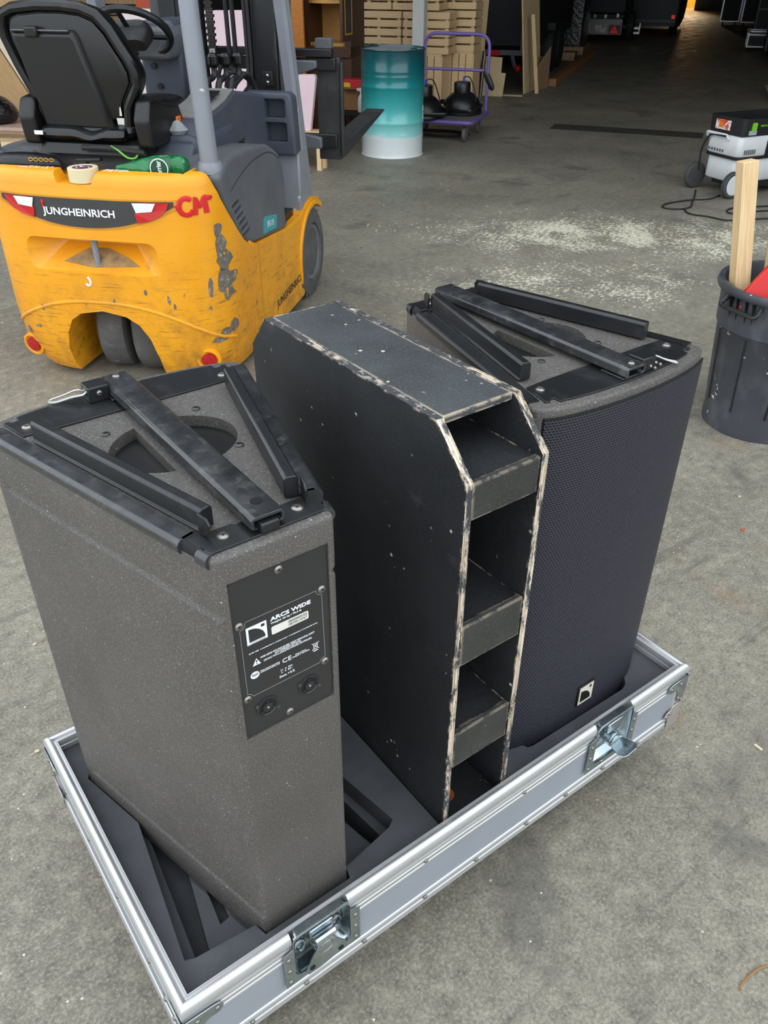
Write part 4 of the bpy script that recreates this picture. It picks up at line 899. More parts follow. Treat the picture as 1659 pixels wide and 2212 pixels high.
for i, (x, y) in enumerate(((.20, -.52), (.245, -.49), (.29, -.46))):
    lv = MB().tube(spline([(x, y, 1.05), (x + .005, y + .015, 1.085), (x + .02, y + .06, 1.105), (x + .022, y + .062, 1.15)], 5), [.014] * 6 + [.013] * 10, 10).build('lever', BLKP, fk)
    MB().loft([[(x + .022 + r_ * cos(2 * pi * j / 14), y + .062 + r_ * sin(2 * pi * j / 14), z) for j in range(14)] for z, r_ in ((1.135, .014), (1.15, .026), (1.178, .027), (1.19, .018), (1.192, .004))]).build('lever_knob', M('gloss_black', (22, 22, 23), .2), lv)
# storage tray panel in front, on the right
tr = MB().prism([(.225, .74), (.49, .74), (.48, .99), (.465, 1.012), (.25, 1.012), (.232, .99)], -.19, -.10, 'y').build('storage_panel', FBLUE, fk, bevel=.012, seg=3, cut=[MB().prism(rrect(.29, .445, .905, .985, .012), -.25, -.125, 'y'), MB().prism(rrect(.31, .45, .80, .885, .012), -.25, -.125, 'y')], bevel2=.003)
MB().bx(.20, .49, -.15, .0, .44, .76).build('storage_foot', FLIGHT, fk, bevel=.01)
tb = MB().loft([[(x, y, z) for x, z in ((.15, .80), (.36, .80), (.36, .93), (.335, .955), (.17, .955))] for y in (-1.02, -.62)]).build('side_tray', FBLUE, fk, bevel=.02, seg=3)
# overhead guard
def pillar(nm, pts, r=.036, fl=(1, 1)): return MB().tube(path_round(pts, .2), r, 14, flat=fl).build(nm, FLIGHT, fk)
for s_ in (-1, 1):
    pillar('rear_pillar', [(s_ * .445 - .03 * (s_ < 0), -1.13, .855), (s_ * .425 - .03 * (s_ < 0), -1.13, 1.45), (s_ * .40, -1.0, 1.97), (s_ * .40, -.8, 2.0)], .038, (1, .9))
    MB().lathe([(.048, 0), (.048, .02), (.042, .04)], 18, T(s_ * .445 - .03 * (s_ < 0), -1.13, .85)).build('pillar_foot', FLIGHT, fk)
    fpz = [(-.026, -.042), (.012, -.042), (.026, -.028), (.026, -.008), (.016, -.002), (.016, .004), (.026, .010), (.026, .03), (.012, .042), (-.026, .042)]
    P0_, P1_, P2_ = Vector((s_ * .462, .05, .44)), Vector((s_ * .452, -.168, 1.378)), Vector((s_ * .44, -.31, 2.0))
    MB().loft([[(p.x + s_ * u, p.y + v, p.z) for u, v in fpz] for p in (P0_, P1_, P2_)]).build('front_pillar', FLIGHT, fk, smooth=40)
MB().tube(path_round([(-.42, -.9, 2.0), (.42, -.9, 2.0), (.43, -.31, 2.0), (-.43, -.31, 2.0)], .05), .035, 10, closed=True).build('guard_frame', FLIGHT, fk)
for i in range(5): MB().bx(-.40, .40, -.82 + i * .11, -.80 + i * .11, 1.985, 2.015).build('guard_bar', FLIGHT, fk)
# mast, chain, hoses
for s_ in (-1, 1):
    x = s_ * .225
    ch = [(-.075, -.05), (.045, -.05), (.045, -.03), (-.02, -.03), (-.02, .05), (.045, .05), (.045, .07), (-.075, .07)]
    MB().prism([(x - s_ * u, .22 + v) for u, v in ch], .12, 2.1).build('mast_upright', MASTB, fk, bevel=.003)
    MB().prism([(x + s_ * (.078 + u), .22 + v) for u, v in ((0, -.03), (.05, -.03), (.05, .06), (0, .06))], .12, 2.1).build('outer_upright', M('mast_grey', (74, 74, 76), .45), fk, bevel=.003)
    MB().cyl((s_ * .13, .27, 1.1), .028, 1.9, 'z', 14).build('lift_cylinder', MASTB, fk)
    for k in (0, .018): MB().tube([(s_ * .175 - k, .135, 2.0), (s_ * .18 - k, .13, 1.1), (s_ * (.185 + .0) - k, .10, 1.0), (s_ * .16 - k, .06, .96)], .009, 8).build('hydraulic_hose', RUBBER, fk)
for i in range(60):
    z = 1.16 + i * .0135
    MB().box((-.045, .20, z), (.032 if i % 2 else .046, .016, .0125)).build('chain_link', M('oily_chain', (46, 44, 42), .4, metal=.5), fk)
MB().bx(-.062, -.028, .185, .215, 1.10, 1.155).build('chain_anchor', SCREW, fk, bevel=.006)
MB().tube([(.045, .19, 2.0), (.047, .19, 1.12)], .012, 8).build('hydraulic_hose', RUBBER, fk); MB().tube([(.075, .19, 2.0), (.08, .19, 1.10)], .012, 8).build('hydraulic_hose', RUBBER, fk)
MB().bx(-.25, .25, .20, .26, 1.98, 2.08).build('mast_crosshead', MASTB, fk)
MB().bx(-.25, .25, .14, .20, .30, .42).build('mast_crossmember', MASTB, fk)
cl = MB().bx(.235, .285, .125, .145, 1.0, 1.065).build('hose_clamp', MASTB, fk, bevel=.003)
for z in (1.018, 1.048): MB().sphere((.262, .122, z), .009, 10, 6).build('clamp_bolt', CHROME, cl)
for k in range(3): MB().tube(spline([(.04 + .04 * k, .02, 1.0), (.06 + .04 * k, .03, 1.09 - .03 * k), (.14 + .02 * k, .06, 1.06), (.20, .10, 1.0), (.21, .12, .9)], 6), .011, 8).build('hose_loop', RUBBER, fk)
# carriage, load bars and forks (raised)
MB().bx(-.53, .505, .44, .50, 1.105, 1.142).build('load_rail', MASTB, fk, bevel=.004)
for s_ in (-1, 1):
    MB().prism([(s_ * .27, 1.09), (s_ * .425, 1.09), (s_ * .425, 1.055), (s_ * .32, 1.02), (s_ * .27, 1.02)], .42, .46, 'y').build('carriage_arm', FMID, fk, bevel=.006)
    MB().prism([(s_ * .27, .735), (s_ * .36, .735), (s_ * .44, .72), (s_ * .44, .665), (s_ * .27, .66)], .42, .46, 'y').build('carriage_arm', FMID, fk, bevel=.006)
    fkm = MB().prism([(.49, 1.10), (.535, 1.10), (.535, .66), (1.65, .705), (1.65, .695), (.62, .60), (.49, .60)], *((.41, .535) if s_ > 0 else (-.535, -.41)), 'x')
    fkm.build('fork', FORKM, fk, bevel=.005)
MB().bx(-.45, .52, .46, .49, .665, .735).build('lower_carriage_bar', MASTB, fk, bevel=.006)
MB().bx(-.45, .52, .46, .49, 1.04, 1.10).build('upper_carriage_bar', MASTB, fk, bevel=.006)
MB().bx(.54, .556, .47, .50, .62, 1.08).build('fork_stop', FORKM, fk, bevel=.004)
cb = MB().bx(.415, .50, .46, .52, 1.142, 1.19).build('camera_box', FGREY, fk, bevel=.004)

# things lying on the truck
tp = thing('tape_roll', 'roll of cream masking tape with red label on the yellow counterweight', 'tape roll', (1.8854, 3.5165, 0), -FH)
X = T(-.005, -1.275, .828)
MB().lathe([(.038, 0), (.0545, 0), (.056, .002), (.056, .048), (.0545, .05), (.038, .05)], 32, X, cap=False).loft([[(.038 * cos(2 * pi * j / 32), .038 * sin(2 * pi * j / 32), z) for j in range(32)] for z in (0, .05)], cap=False, X=X).build('tape', M('masking_tape', (222, 206, 164), .6, var=.05), tp)
MB().lathe([(.0375, .001), (.0375, .049)], 32, X, cap=False).build('core', M('tape_core_print', (150, 60, 90), .5, var=.1, layers=(((60, 90, 160), 60, .5, .52), ((220, 215, 220), 80, .55, .57))), tp)
# ================================================================ things further back (hall frame: X right, Y into the hall)
def ht(name, label, cat, x, y, rz=0, group=None, z=0): return thing(name, label, cat, hw(x, y, z), -HALL + rz, group)
def wood(name, a, b_, rough=.65, grain=(2, 2, 30)):
    if name in MATS: return MATS[name]
    m = bpy.data.materials.new(name); m.use_nodes = True; t = NT(m)
    o = t.mix(t.ramp(t.noise(5, 4, .6, t.mapping(grain)), .3, .7), lin(a), lin(b_))
    o = t.mix(t.math('MULTIPLY', t.ramp(t.noise(3, 2), .6, .75), .4), o, lin(tuple(v * .75 for v in a)))
    t.setc(o); t.b.inputs['Roughness'].default_value = rough; MATS[name] = m; return m
PINE = wood('pale_pine', (206, 172, 124), (232, 202, 156), grain=(26, 26, 1.5))
PINE2 = wood('pale_pine_slat', (214, 178, 130), (238, 208, 164), grain=(1.5, 12, 40))
PLYW = wood('plywood_face', (196, 172, 126), (216, 194, 150), grain=(6, 6, 2))
BROWN = wood('dark_brown_wood', (58, 34, 22), (84, 50, 32), .45)
GOLD = wood('golden_veneer', (186, 134, 62), (206, 156, 80), .45)
OLDW = wood('aged_timber', (140, 112, 80), (172, 142, 106), grain=(24, 24, 1.5))
BLACKM = M('matt_black', (18, 18, 19), .6, var=.2)
SATIN = M('satin_black', (24, 24, 25), .35, var=.2)
WHITEM = M('white_paint_column', (214, 214, 208), .6, var=.06)
PURPLE = M('purple_paint', (112, 92, 160), .4, var=.1, layers=(((150, 140, 150), 20, .62, .7),))

# oil drum painted from dark teal down to white
dm = bpy.data.materials.new('drum_gradient_paint'); dm.use_nodes = True; t = NT(dm)
sep = t.n.new('ShaderNodeSeparateXYZ'); t.l.new(t.co.outputs['Object'], sep.inputs[0])
zz_ = t.math('ADD', sep.outputs[2], t.ramp(t.noise(3, 3), .3, .7, -.015, .015))
cr = t.n.new('ShaderNodeValToRGB'); t.l.new(zz_, cr.inputs[0]); e = cr.color_ramp
for p_, c in ((.0, (226, 230, 228)), (.17, (222, 230, 228)), (.20, (150, 212, 208)), (.30, (112, 196, 192)), (.42, (60, 166, 166)), (.56, (24, 138, 140)), (.70, (16, 100, 104)), (.86, (14, 70, 78))):
    k = e.elements.new(p_); k.color = lin(c)
e.elements.remove(e.elements[0]); e.elements.remove(e.elements[-1])
t.setc(cr.outputs[0]); t.b.inputs['Roughness'].default_value = .25; t.b.inputs['Coat Weight'].default_value = .4
dr = ht('oil_drum', 'steel drum painted from dark teal at the top to white at the foot', 'drum', -2.13, 7.52)
pr = [(.270, .012), (.292, .0), (.296, .006), (.290, .016)]
def ring(z): return [(.2880, z - .022), (.2925, z - .012), (.2965, z), (.2925, z + .012), (.2880, z + .022)]
pr += [(.288, .03), (.288, .16)] + [(.2905, .17), (.288, .18), (.2905, .19), (.288, .20)] + ring(.295) + [(.288, .40)] + ring(.585) + [(.2885, .66), (.2915, .668), (.2885, .676), (.2885, .70), (.2915, .708), (.2885, .716), (.288, .86), (.291, .87), (.297, .876), (.296, .882), (.286, .882), (.283, .868), (.0005, .866)]
MB().lathe(pr, 56).build('drum_body', dm, dr, smooth=50)
MB().lathe([(.2822, .8685), (.20, .870), (.0005, .8705)], 40, cap=False).build('drum_lid', M('drum_lid_grey', (150, 158, 158), .5, var=.1), dr)
MB().lathe([(.03, .868), (.03, .88), (.022, .884), (.0005, .884)], 16, T(.19, .02, 0)).build('bung', dm, dr)
for a, b_ in ((.02, .40), (.05, .34), (.01, .30)): MB().box((.2885, 0, b_), (.002, .035, .05), Matrix.Rotation(.08 + a, 4, 'Z')).build('label_scrap', PAPER, dr)

# platform trolley with two stage lamps
ct = ht('platform_trolley', 'purple platform trolley with tubular push handle behind the drum', 'trolley', -1.91, 8.62)
dk = MB().prism(rrect(-.37, .37, -.37, .40, .05), .175, .205).build('deck', M('trolley_deck', (112, 108, 108), .6, var=.15), ct, bevel=.004)
MB().tube([(x, y, .185) for x, y in rrect(-.37, .37, -.37, .40, .05)], .02, 8, closed=True).build('deck_edge', PURPLE, ct)
MB().tube(path_round([(-.345, .37, .2), (-.345, .38, .905), (.345, .38, .905), (.345, .37, .2)], .13, 8), .0165, 12).build('push_handle', PURPLE, ct)
MB().tube([(-.345, .377, .58), (.345, .377, .58)], .0145, 10).build('cross_tube', PURPLE, ct)
for x in (-.29, .29):
    for y in (-.29, .30):
        fkk = MB().bx(x - .028, x - .024, y - .03, y + .03, .055, .17).bx(x + .024, x + .028, y - .03, y + .03, .055, .17).bx(x - .04, x + .04, y - .05, y + .05, .165, .175).build('castor_fork', FMID, ct)
        MB().lathe([(.062, -.018), (.07, -.012), (.07, .012), (.062, .018)], 24, T(x, y, .07, 0, pi / 2, 0)).build('castor_wheel', M('grey_castor_tyre', (96, 94, 92), .7), ct)
def stage_lamp(label, x, y, z, rx_, rz):
    l = ht('stage_lamp', label, 'stage lamp', x, y, rz, 'stage lamps on the trolley', z)
    X = Matrix.Rotation(rx_, 4, 'X')
    MB().lathe([(.205, .0), (.21, .01), (.205, .03), (.19, .085), (.165, .135), (.12, .175), (.085, .195), (.085, .205)], 40, X @ T(0, 0, .006)).build('reflector_housing', SATIN, l, smooth=50)
    MB().lathe([(.085, .2), (.085, .285), (.08, .292), (.0005, .294)], 30, X @ T(0, 0, .0)).build('lamp_cap', SATIN, l, smooth=50)
    yk = [(-.222, 0, .09), (-.235, -.05, .10), (-.235, -.20, .06), (.235, -.20, .06), (.235, -.05, .10), (.222, 0, .09)]
    MB().tube(path_round(yk, .05), .016, 8, X=X, flat=(.5, 1.3)).build('yoke', SATIN, l)
    for s_ in (-1, 1): MB().cyl((s_ * .222, 0, .09), .024, .03, 'x', 14, X).build('yoke_knob', SATIN, l)
    MB().tube([X @ Vector(p) for p in spline([(.02, 0, .29), (.03, .0, .34), (.09, .01, .33), (.14, .02, .22), (.17, .0, .12)], 6)], .006, 6).build('cable', RUBBER, l)
    MB().cyl((.02, 0, .32), .012, .04, 'z', 10, X).build('blue_tape', M('blue_tape', (40, 80, 190), .5), l)
stage_lamp('black bell-shaped stage lamp on the trolley, half hidden by the drum', -2.07, 8.36, .206, radians(4), .3)
stage_lamp('black bell-shaped stage lamp on the trolley, fully in view', -1.76, 8.73, .206, radians(3), -.35)
tag(MB().tube([hw(-1.98 + .3 * cos(a) + .02 * sin(5 * a), 8.68 + .16 * sin(a), .012) for a in [2 * pi * i / 40 for i in range(40)]], .012, 8, closed=True).build('cable_coil', RUBBER), 'black cable coil lying on the floor under the trolley', 'cable')

# stacked slatted wooden crates
def slat_mesh(w_, d, h): return MB().bx(-w_ / 2, w_ / 2, -d / 2, d / 2, -h / 2, h / 2)
def make_crate(label, W2=.57, D2=.40, H2=.43, ns=5):
    c = thing('wooden_crate', label, 'crate', (0, 0, 0), 0, 'slatted wooden crates')
    hs = (H2 - .019 * (ns - 1)) / ns
    fs = slat_mesh(W2, .014, hs).build('slat', PINE2, c, bevel=.002, seg=1); ss = slat_mesh(.014, D2 - .03, hs).build('slat', PINE2, c, bevel=.002, seg=1)
    first = True
    for i in range(ns):
        z = hs / 2 + i * (hs + .019)
        for y in (-D2 / 2 + .007, D2 / 2 - .007):
            if i == 0 and y < 0: fs.location = (0, y, z)
            else: inst(fs, c, T(0, y, z))
        for x in (-W2 / 2 + .007, W2 / 2 - .007):
            if i == 0 and x < 0: ss.location = (x, 0, z)
            else: inst(ss, c, T(x, 0, z))
    po_ = MB().bx(-.018, .018, -.018, .018, 0, H2).build('corner_post', PINE, c); po_.location = (-W2 / 2 + .033, -D2 / 2 + .033, 0)
    for x, y in ((1, -1), (1, 1), (-1, 1), (0, -1), (0, 1)): inst(po_, c, T(x * (W2 / 2 - .033), y * (D2 / 2 - .033), 0))
    MB().bx(-W2 / 2 + .015, W2 / 2 - .015, -D2 / 2 + .015, D2 / 2 - .015, .006, .016).build('crate_floor', PINE, c)
    return c
c0 = make_crate('slatted wooden crate, left in the middle tier beside the brown cabinet')
c0.location = hw(-3.215, 10.5, .60); c0.rotation_euler = (0, 0, -HALL)
TT = -HALL
for x, y, z, lb in ((-2.625, 10.5, .60, 'slatted wooden crate in the middle tier behind the white column'), (-2.42, 10.95, .60, 'slatted wooden crate at the dim far end of the middle tier'),
                    (-3.34, 10.5, 1.045, 'slatted wooden crate at the left of the top tier'), (-2.755, 10.5, 1.045, 'slatted wooden crate in the top tier beside the white column'), (-2.42, 10.95, 1.045, 'slatted wooden crate at the end of the top tier'),):
    dup(c0, hw(x, y, z), TT, lb)
# bottom tier: crates lying on their sides, slats upright
for x, lb in ((-3.25, 'upturned wooden crate with upright slats behind the teal drum'), (-2.68, 'upturned wooden crate with upright slats behind the trolley handle'), (-2.40, 'upturned wooden crate with upright slats nearest the plywood offcut')):
    c = thing('wooden_crate', lb, 'crate', hw(x, 10.5 if x < -2.5 else 10.95, 0), TT, 'slatted wooden crates')
    wd = .52 if x > -3 else .56
    first = None
    for i in range(6):
        X = T(-wd / 2 + wd * (i + .5) / 6, -.2, .295)
        if first is None: first = MB().bx(-wd / 12 + .005, wd / 12 - .005, -.007, .007, -.285, .285).build('slat', PINE2, c); first.matrix_local = X
        else: inst(first, c, X)
    MB().bx(-wd / 2, wd / 2, -.192, .2, .575, .60).build('crate_side', PINE, c); MB().bx(-wd / 2, wd / 2, -.192, .2, 0, .02).build('crate_side', PINE, c)
    for s_ in (-1, 1): MB().bx(s_ * wd / 2 - .01, s_ * wd / 2 + .01, -.192, .2, .02, .575).build('crate_end', PINE2, c)
col = MB().bx(-.07, .07, -.07, .07, 0, 3.2).build('white_column', WHITEM, None, bevel=.008); tag(col, 'slim white column standing in front of the crate stack', 'column'); col.location = hw(-2.62, 10.02); col.rotation_euler = (0, 0, TT)
# boards and battens beside the crates
def board(name, label, cat, poly, th, x, y, mat, lean=(0, 0), rz=0, group=None, z=0):
    """flat board: outline in (across, up), standing at x,y and leaning"""
    o = MB().prism(poly, -th / 2, th / 2, 'y').build(name, mat, None, bevel=.001, seg=1); o.location = hw(x, y, z)
    o.rotation_euler = Euler((lean[0], lean[1], -HALL + rz)); return tag(o, label, cat, group)
board('plywood_offcut', 'stepped pale plywood offcut leaning behind the trolley', 'plywood', [(-.17, 0), (.145, 0), (.165, .285), (.10, .285), (.10, .465), (-.17, .475)], .018, -2.08, 11.76, PLYW, (radians(-6), 0))
board('plywood_strip', 'narrow plywood strip lying flat before the dark trailer', 'plywood', [(-.13, 0), (.14, 0), (.14, .014), (-.13, .014)], .1, -1.82, 11.9, PLYW)
board('plywood_sheet', 'tall plywood sheet leaning against the dark trailer', 'plywood', [(-.36, 0), (.36, 0), (.36, 2.2), (-.36, 2.2)], .022, -1.66, 12.5, PLYW, (radians(-7), 0), radians(82))
board('wooden_batten', 'thin wooden batten propped against the plywood sheet', 'batten', [(-.025, 0), (.025, 0), (.025, .95), (-.025, .95)], .025, -1.55, 12.25, PINE, (0, radians(-9)))
board('plywood_offcut', 'tall narrow plywood offcut standing right of the batten', 'plywood', [(-.20, 0), (.2, 0), (.18, .52), (-.2, .30)], .018, -1.56, 12.72, OLDW, (0, 0), radians(75))
board('plywood_offcut', 'small greyish board leaning on the sheet by the trailer wheels', 'plywood', [(-.2, 0), (.2, 0), (.2, .40), (-.2, .40)], .018, -1.62, 12.95, OLDW, (0, 0), radians(75))
for i, (x, h, m, ln, lb) in enumerate(((-2.62, 2.3, OLDW, -3, 'wide aged board standing at the right end of the crates'), (-2.40, 2.2, PINE, 2, 'pale board standing close to the dark trailer'), (-2.55, .95, PINE, 5, 'grey topped batten leaning among the standing boards'), (-2.74, 1.0, OLDW, -2, 'short dark board standing beside the crates'))):
    board('standing_board', lb, 'board', [(-.05 if i > 1 else -.1, 0), (.05 if i > 1 else .1, 0), (.05 if i > 1 else .1, h), (-.05 if i > 1 else -.1, h)], .025, x, 11.95 + .07 * i, m, (0, radians(ln)), radians(20))
for i, (x, z, a) in enumerate(((-2.36, .60, -14), (-2.2, .55, 3))):
    o = MB().tube([(0, 0, 0), (0, 0, z)], .028, 12).build('steel_pipe', SCREW); o.location = hw(x, 11.55); o.rotation_euler = Euler((0, radians(a), -HALL)); tag(o, ('steel pipe slanting over the trolley deck' if i == 0 else 'upright steel pipe behind the trolley handle'), 'pipe')
bag = MB().loft([[(.035 * k * cos(a), .02 * k * sin(a), z) for a in [2 * pi * j / 14 for j in range(14)]] for z, k in ((0, .4), (.03, .9), (.10, 1), (.17, .8), (.22, .3))]).build('strap_bag', BLKP)
bag.location = hw(-1.50, 8.99, .40); bag.rotation_euler = (0, -.5, -HALL); tag(bag, 'small black bag hanging on the side of the trolley handle', 'bag')

# dark wooden cabinet with a golden interior and its open door
cb_ = ht('display_cabinet', 'dark brown wooden cabinet with golden open shelves behind the forks', 'cabinet', -3.09, 8.62)
MB().bx(-.30, -.235, -.2, .2, .0, 2.0).build('side_panel', BROWN, cb_); MB().bx(.16, .225, -.2, .2, 0, 2.0).build('side_panel', BROWN, cb_)
MB().bx(-.235, .16, .18, .2, .8, 2.0).build('back_panel', GOLD, cb_)
for z in (.80, 1.17, 1.6): MB().prism([(-.235, .18), (.16, .18), (.16, -.15)] + arc(-.03, -.15, .19, .06, 0, -180, 10) + [(-.235, -.15)], z, z + .028).build('shelf', GOLD, cb_)
MB().bx(-.30, .225, -.22, .2, .70, .80).build('counter', BROWN, cb_, bevel=.006); MB().bx(-.235, .16, -.19, .2, .0, .70).build('base_cupboard', BROWN, cb_); MB().bx(-.30, .225, -.2, .2, 2.0, 2.05).build('top_board', BROWN, cb_)
dd = MB().bx(.225, .255, -.50, -.19, .86, 2.0).build('cabinet_door', BROWN, cb_, bevel=.004)
MB().bx(.224, .2560, -.43, -.26, .93, 1.95).build('door_pane', M('smoked_pane', (64, 62, 60), .2), dd); 
for b_ in ((-.445, -.43, .92, 1.96), (-.26, -.245, .92, 1.96), (-.445, -.245, .915, .93)): MB().bx(.222, .258, *b_).build('gold_inlay', M('gold_line', (190, 150, 60), .4), dd)
# boxes and bottles on the floor between cabinet and drum
for nm, lb, cat, x, y, z, d, col_ in (('cardboard_box', 'small open cardboard box by the cabinet foot', 'box', -2.80, 8.29, .25, (.16, .16, .2), (140, 100, 60)), ('red_toolbox', 'red plastic box with yellow lid behind the drum', 'toolbox', -2.78, 8.29, .452, (.26, .16, .08), (186, 34, 40))):
    tb_ = ht(nm, lb, cat, x, y, 0, None, z)
    MB().prism(rrect(-d[0] / 2, d[0] / 2, -d[1] / 2, d[1] / 2, .012), 0, d[2]).build('box_body', M(nm + '_colour', col_, .5), tb_, bevel=.006)
    if 'red' in nm: MB().prism(rrect(-d[0] / 2, -.02, -d[1] / 2 - .004, d[1] / 2, .01), .01, .05).build('yellow_panel', M('toolbox_yellow', (220, 180, 40), .5), tb_)
    else:
        for s_ in (-1, 1): MB().box((0, s_ * (d[1] / 2 + .03), d[2] + .004), (d[0], .07, .005), T(0, 0, 0)).build('flap', M('cardboard_box_colour', (150, 110, 68), .7), tb_)
cr_ = ht('low_crate', 'low black stand holding the boxes and bottles by the drum', 'stand', -2.76, 8.24)
MB().bx(-.2, .2, -.14, .14, .22, .249).build('stand_top', BLACKM, cr_)
for x in (-.17, .17):
    for y in (-.11, .11): MB().bx(x - .015, x + .015, y - .015, y + .015, 0, .22).build('leg', BLACKM, cr_)
def bottle(label, x, y, z, colr, cap):
    b_ = ht('spray_bottle', label, 'bottle', x, y, .4, 'cleaning bottles', z)
    MB().lathe([(.032, 0), (.036, .006), (.036, .11), (.030, .14), (.013, .165), (.013, .18)], 18).build('flask', M('bottle_' + str(colr), colr, .4), b_)
    MB().prism([(-.05, .20), (-.045, .215), (.02, .225), (.024, .18), (-.012, .18), (-.02, .19)], -.012, .012, 'y').build('spray_head', M('cap_' + str(cap), cap, .4), b_, bevel=.003)
    MB().box((-.028, 0, .18), (.008, .01, .045), Matrix.Rotation(.3, 4, 'Y')).build('trigger', REDP, b_)
bottle('white spray bottle with red trigger on the stand by the drum', -2.66, 8.14, .25, (214, 214, 212), (236, 236, 236)); bottle('pale spray bottle close against the teal drum', -2.60, 8.24, .25, (190, 196, 198), (220, 220, 222))
# pink insulation boards and their trestle
PINK = M('pink_insulation', (216, 190, 196), .7, var=.04)
board('insulation_board', 'large pale pink insulation board behind the forklift mast', 'insulation board', [(-.52, 0), (.44, 0), (.44, 1.19), (-.52, 1.17)], .05, -3.25, 6.62, PINK, (radians(-3), 0))
board('insulation_board', 'pale pink insulation board left of the rear guard post', 'insulation board', [(-.35, 0), (.35, 0), (.35, 1.16), (-.35, 1.17)], .05, -4.15, 6.85, M('pale_pink_board', (220, 206, 206), .7, var=.04), (radians(-3), 0))
board('insulation_board', 'tapered pink insulation offcut beside the carriage', 'insulation board', [(-.12, 0), (.05, 0), (.115, .41), (.10, .43), (-.17, .42), (-.17, .35)], .04, -2.62, 6.62, PINK, (0, 0), 0, None, .311)
trs = ht('wooden_trestle', 'small pale wooden trestle under the pink offcut', 'trestle', -2.62, 6.64)
MB().bx(-.17, .16, -.07, .07, .28, .31).build('trestle_top', PINE, trs)
for x in (-.14, .13):
    for y in (-.05, .05): MB().bx(x - .02, x + .02, y - .02, y + .02, 0, .28).build('leg', PINE, trs)
# long timber, sheets and bag at the far left
for i, (x, y, z, L_, m, lb) in enumerate(((-5.75, 6.30, .0, 2.0, PINE2, 'pale timber beam on the floor at the far left'), (-5.85, 6.51, .0, 2.0, OLDW, 'aged timber beam lying behind the pale one'))):
    o = MB().bx(-L_ / 2, L_ / 2, -.09, .09, 0, .11).build('timber_beam', m, None, bevel=.003); o.location = hw(x, y, z); o.rotation_euler = (0, 0, -HALL + radians(8)); tag(o, lb, 'timber')
o = MB().bx(-.95, .95, -.28, .28, 0, .03).build('sheet_panel', M('pinkish_panel', (190, 160, 146), .6, var=.08), None); o.location = hw(-5.95, 6.90, .131); o.rotation_euler = (0, 0, -HALL + radians(8)); tag(o, 'flat pinkish panel lying on timber at the far left', 'panel')
o = MB().bx(-.9, .9, -.24, .24, 0, .13).build('timber_stack', PINE2, None); o.location = hw(-5.95, 6.90, 0); o.rotation_euler = (0, 0, -HALL + radians(8)); tag(o, 'solid timber block under the pinkish panel', 'timber')
TAN = wood('tan_board', (176, 140, 96), (200, 166, 120), grain=(24, 24, 1.5))
for x, y, wd, m, lb in ((-5.40, 7.38, .30, TAN, 'wide tan board leaning behind the seat'), (-5.72, 7.36, .24, M('offwhite_panel', (226, 212, 190), .6, var=.04), 'long white board leaning between two tan boards'), (-6.10, 7.38, .34, TAN, 'tan board leaning at the far left edge')):
    board('leaning_board', lb, 'board', [(-wd / 2, 0), (wd / 2, 0), (wd / 2, 1.7), (-wd / 2, 1.7)], .03, x, y, m, (radians(-2), radians(-33)), 0, None, .09)
board('brown_fibreboard', 'small brown fibreboard leaning on the white board', 'board', [(-.17, 0), (.2, 0), (.2, .36), (-.14, .36)], .02, -5.45, 7.29, M('brown_fibreboard', (146, 114, 82), .7, var=.08), (radians(-4), radians(-12)))
rk = ht('slat_rack', 'wooden rack of horizontal slats behind the seat', 'rack', -6.3, 8.6)
sl0 = MB().bx(-1.6, 1.6, -.012, .012, 0, .085).build('slat', OLDW, rk, bevel=.002, seg=1); sl0.location = (0, 0, .62)
for i in range(1, 9): inst(sl0, rk, T(0, 0, .62 + .10 * i))
for x in (-1.3, 1.1): MB().bx(x - .04, x + .04, .014, .094, 0, 1.7).build('post', OLDW, rk)
bg_ = MB().loft([[(.30 * k * cos(a) * (1 + .08 * sin(3 * a + z * 20)), .24 * k * sin(a) * (1 + .1 * cos(2 * a + z * 15)), z) for a in [2 * pi * j / 22 for j in range(22)]] for z, k in ((0, .75), (.06, .98), (.16, 1), (.26, .9), (.34, .62), (.39, .3), (.41, .05))]).build('rubbish_bag', M('black_bag_film', (20, 20, 21), .25, bump=.6, bscale=14, bdist=.03), None, sub=1)
bg_.scale = (.62, .6, .62); bg_.location = hw(-6.0, 6.82, .162); bg_.rotation_euler = (0, 0, .4); tag(bg_, 'shiny black rubbish bag on the pinkish panel', 'rubbish bag')
board('orange_board', 'orange red board standing behind the steering wheel', 'board', [(-.12, 0), (.10, 0), (.16, 1.5), (-.04, 1.5)], .03, -5.15, 8.1, M('orange_red_panel', (186, 74, 36), .5, var=.1), (0, radians(6)))
for i, (x, m, a, lb) in enumerate(((-4.95, PINE, 2, 'pale plank standing behind the steering wheel'), (-4.78, OLDW, -3, 'aged plank standing right of the pale plank'), (-4.5, PLYW, 1, 'wide plywood plank behind the dashboard'))):
    board('standing_plank', lb, 'plank', [(-.07, 0), (.07, 0), (.07, 1.8), (-.07, 1.8)], .03, x, 8.2, m, (0, radians(a)))
# orange-brown panel and coloured bundle between mast and cabinet
board('orange_wood_panel', 'orange veneer panel standing left of the brown cabinet', 'panel', [(-.12, 0), (.14, 0), (.14, 1.9), (-.12, 1.9)], .03, -3.46, 8.3, wood('orange_veneer', (170, 100, 30), (196, 124, 44), .5), (0, 0))

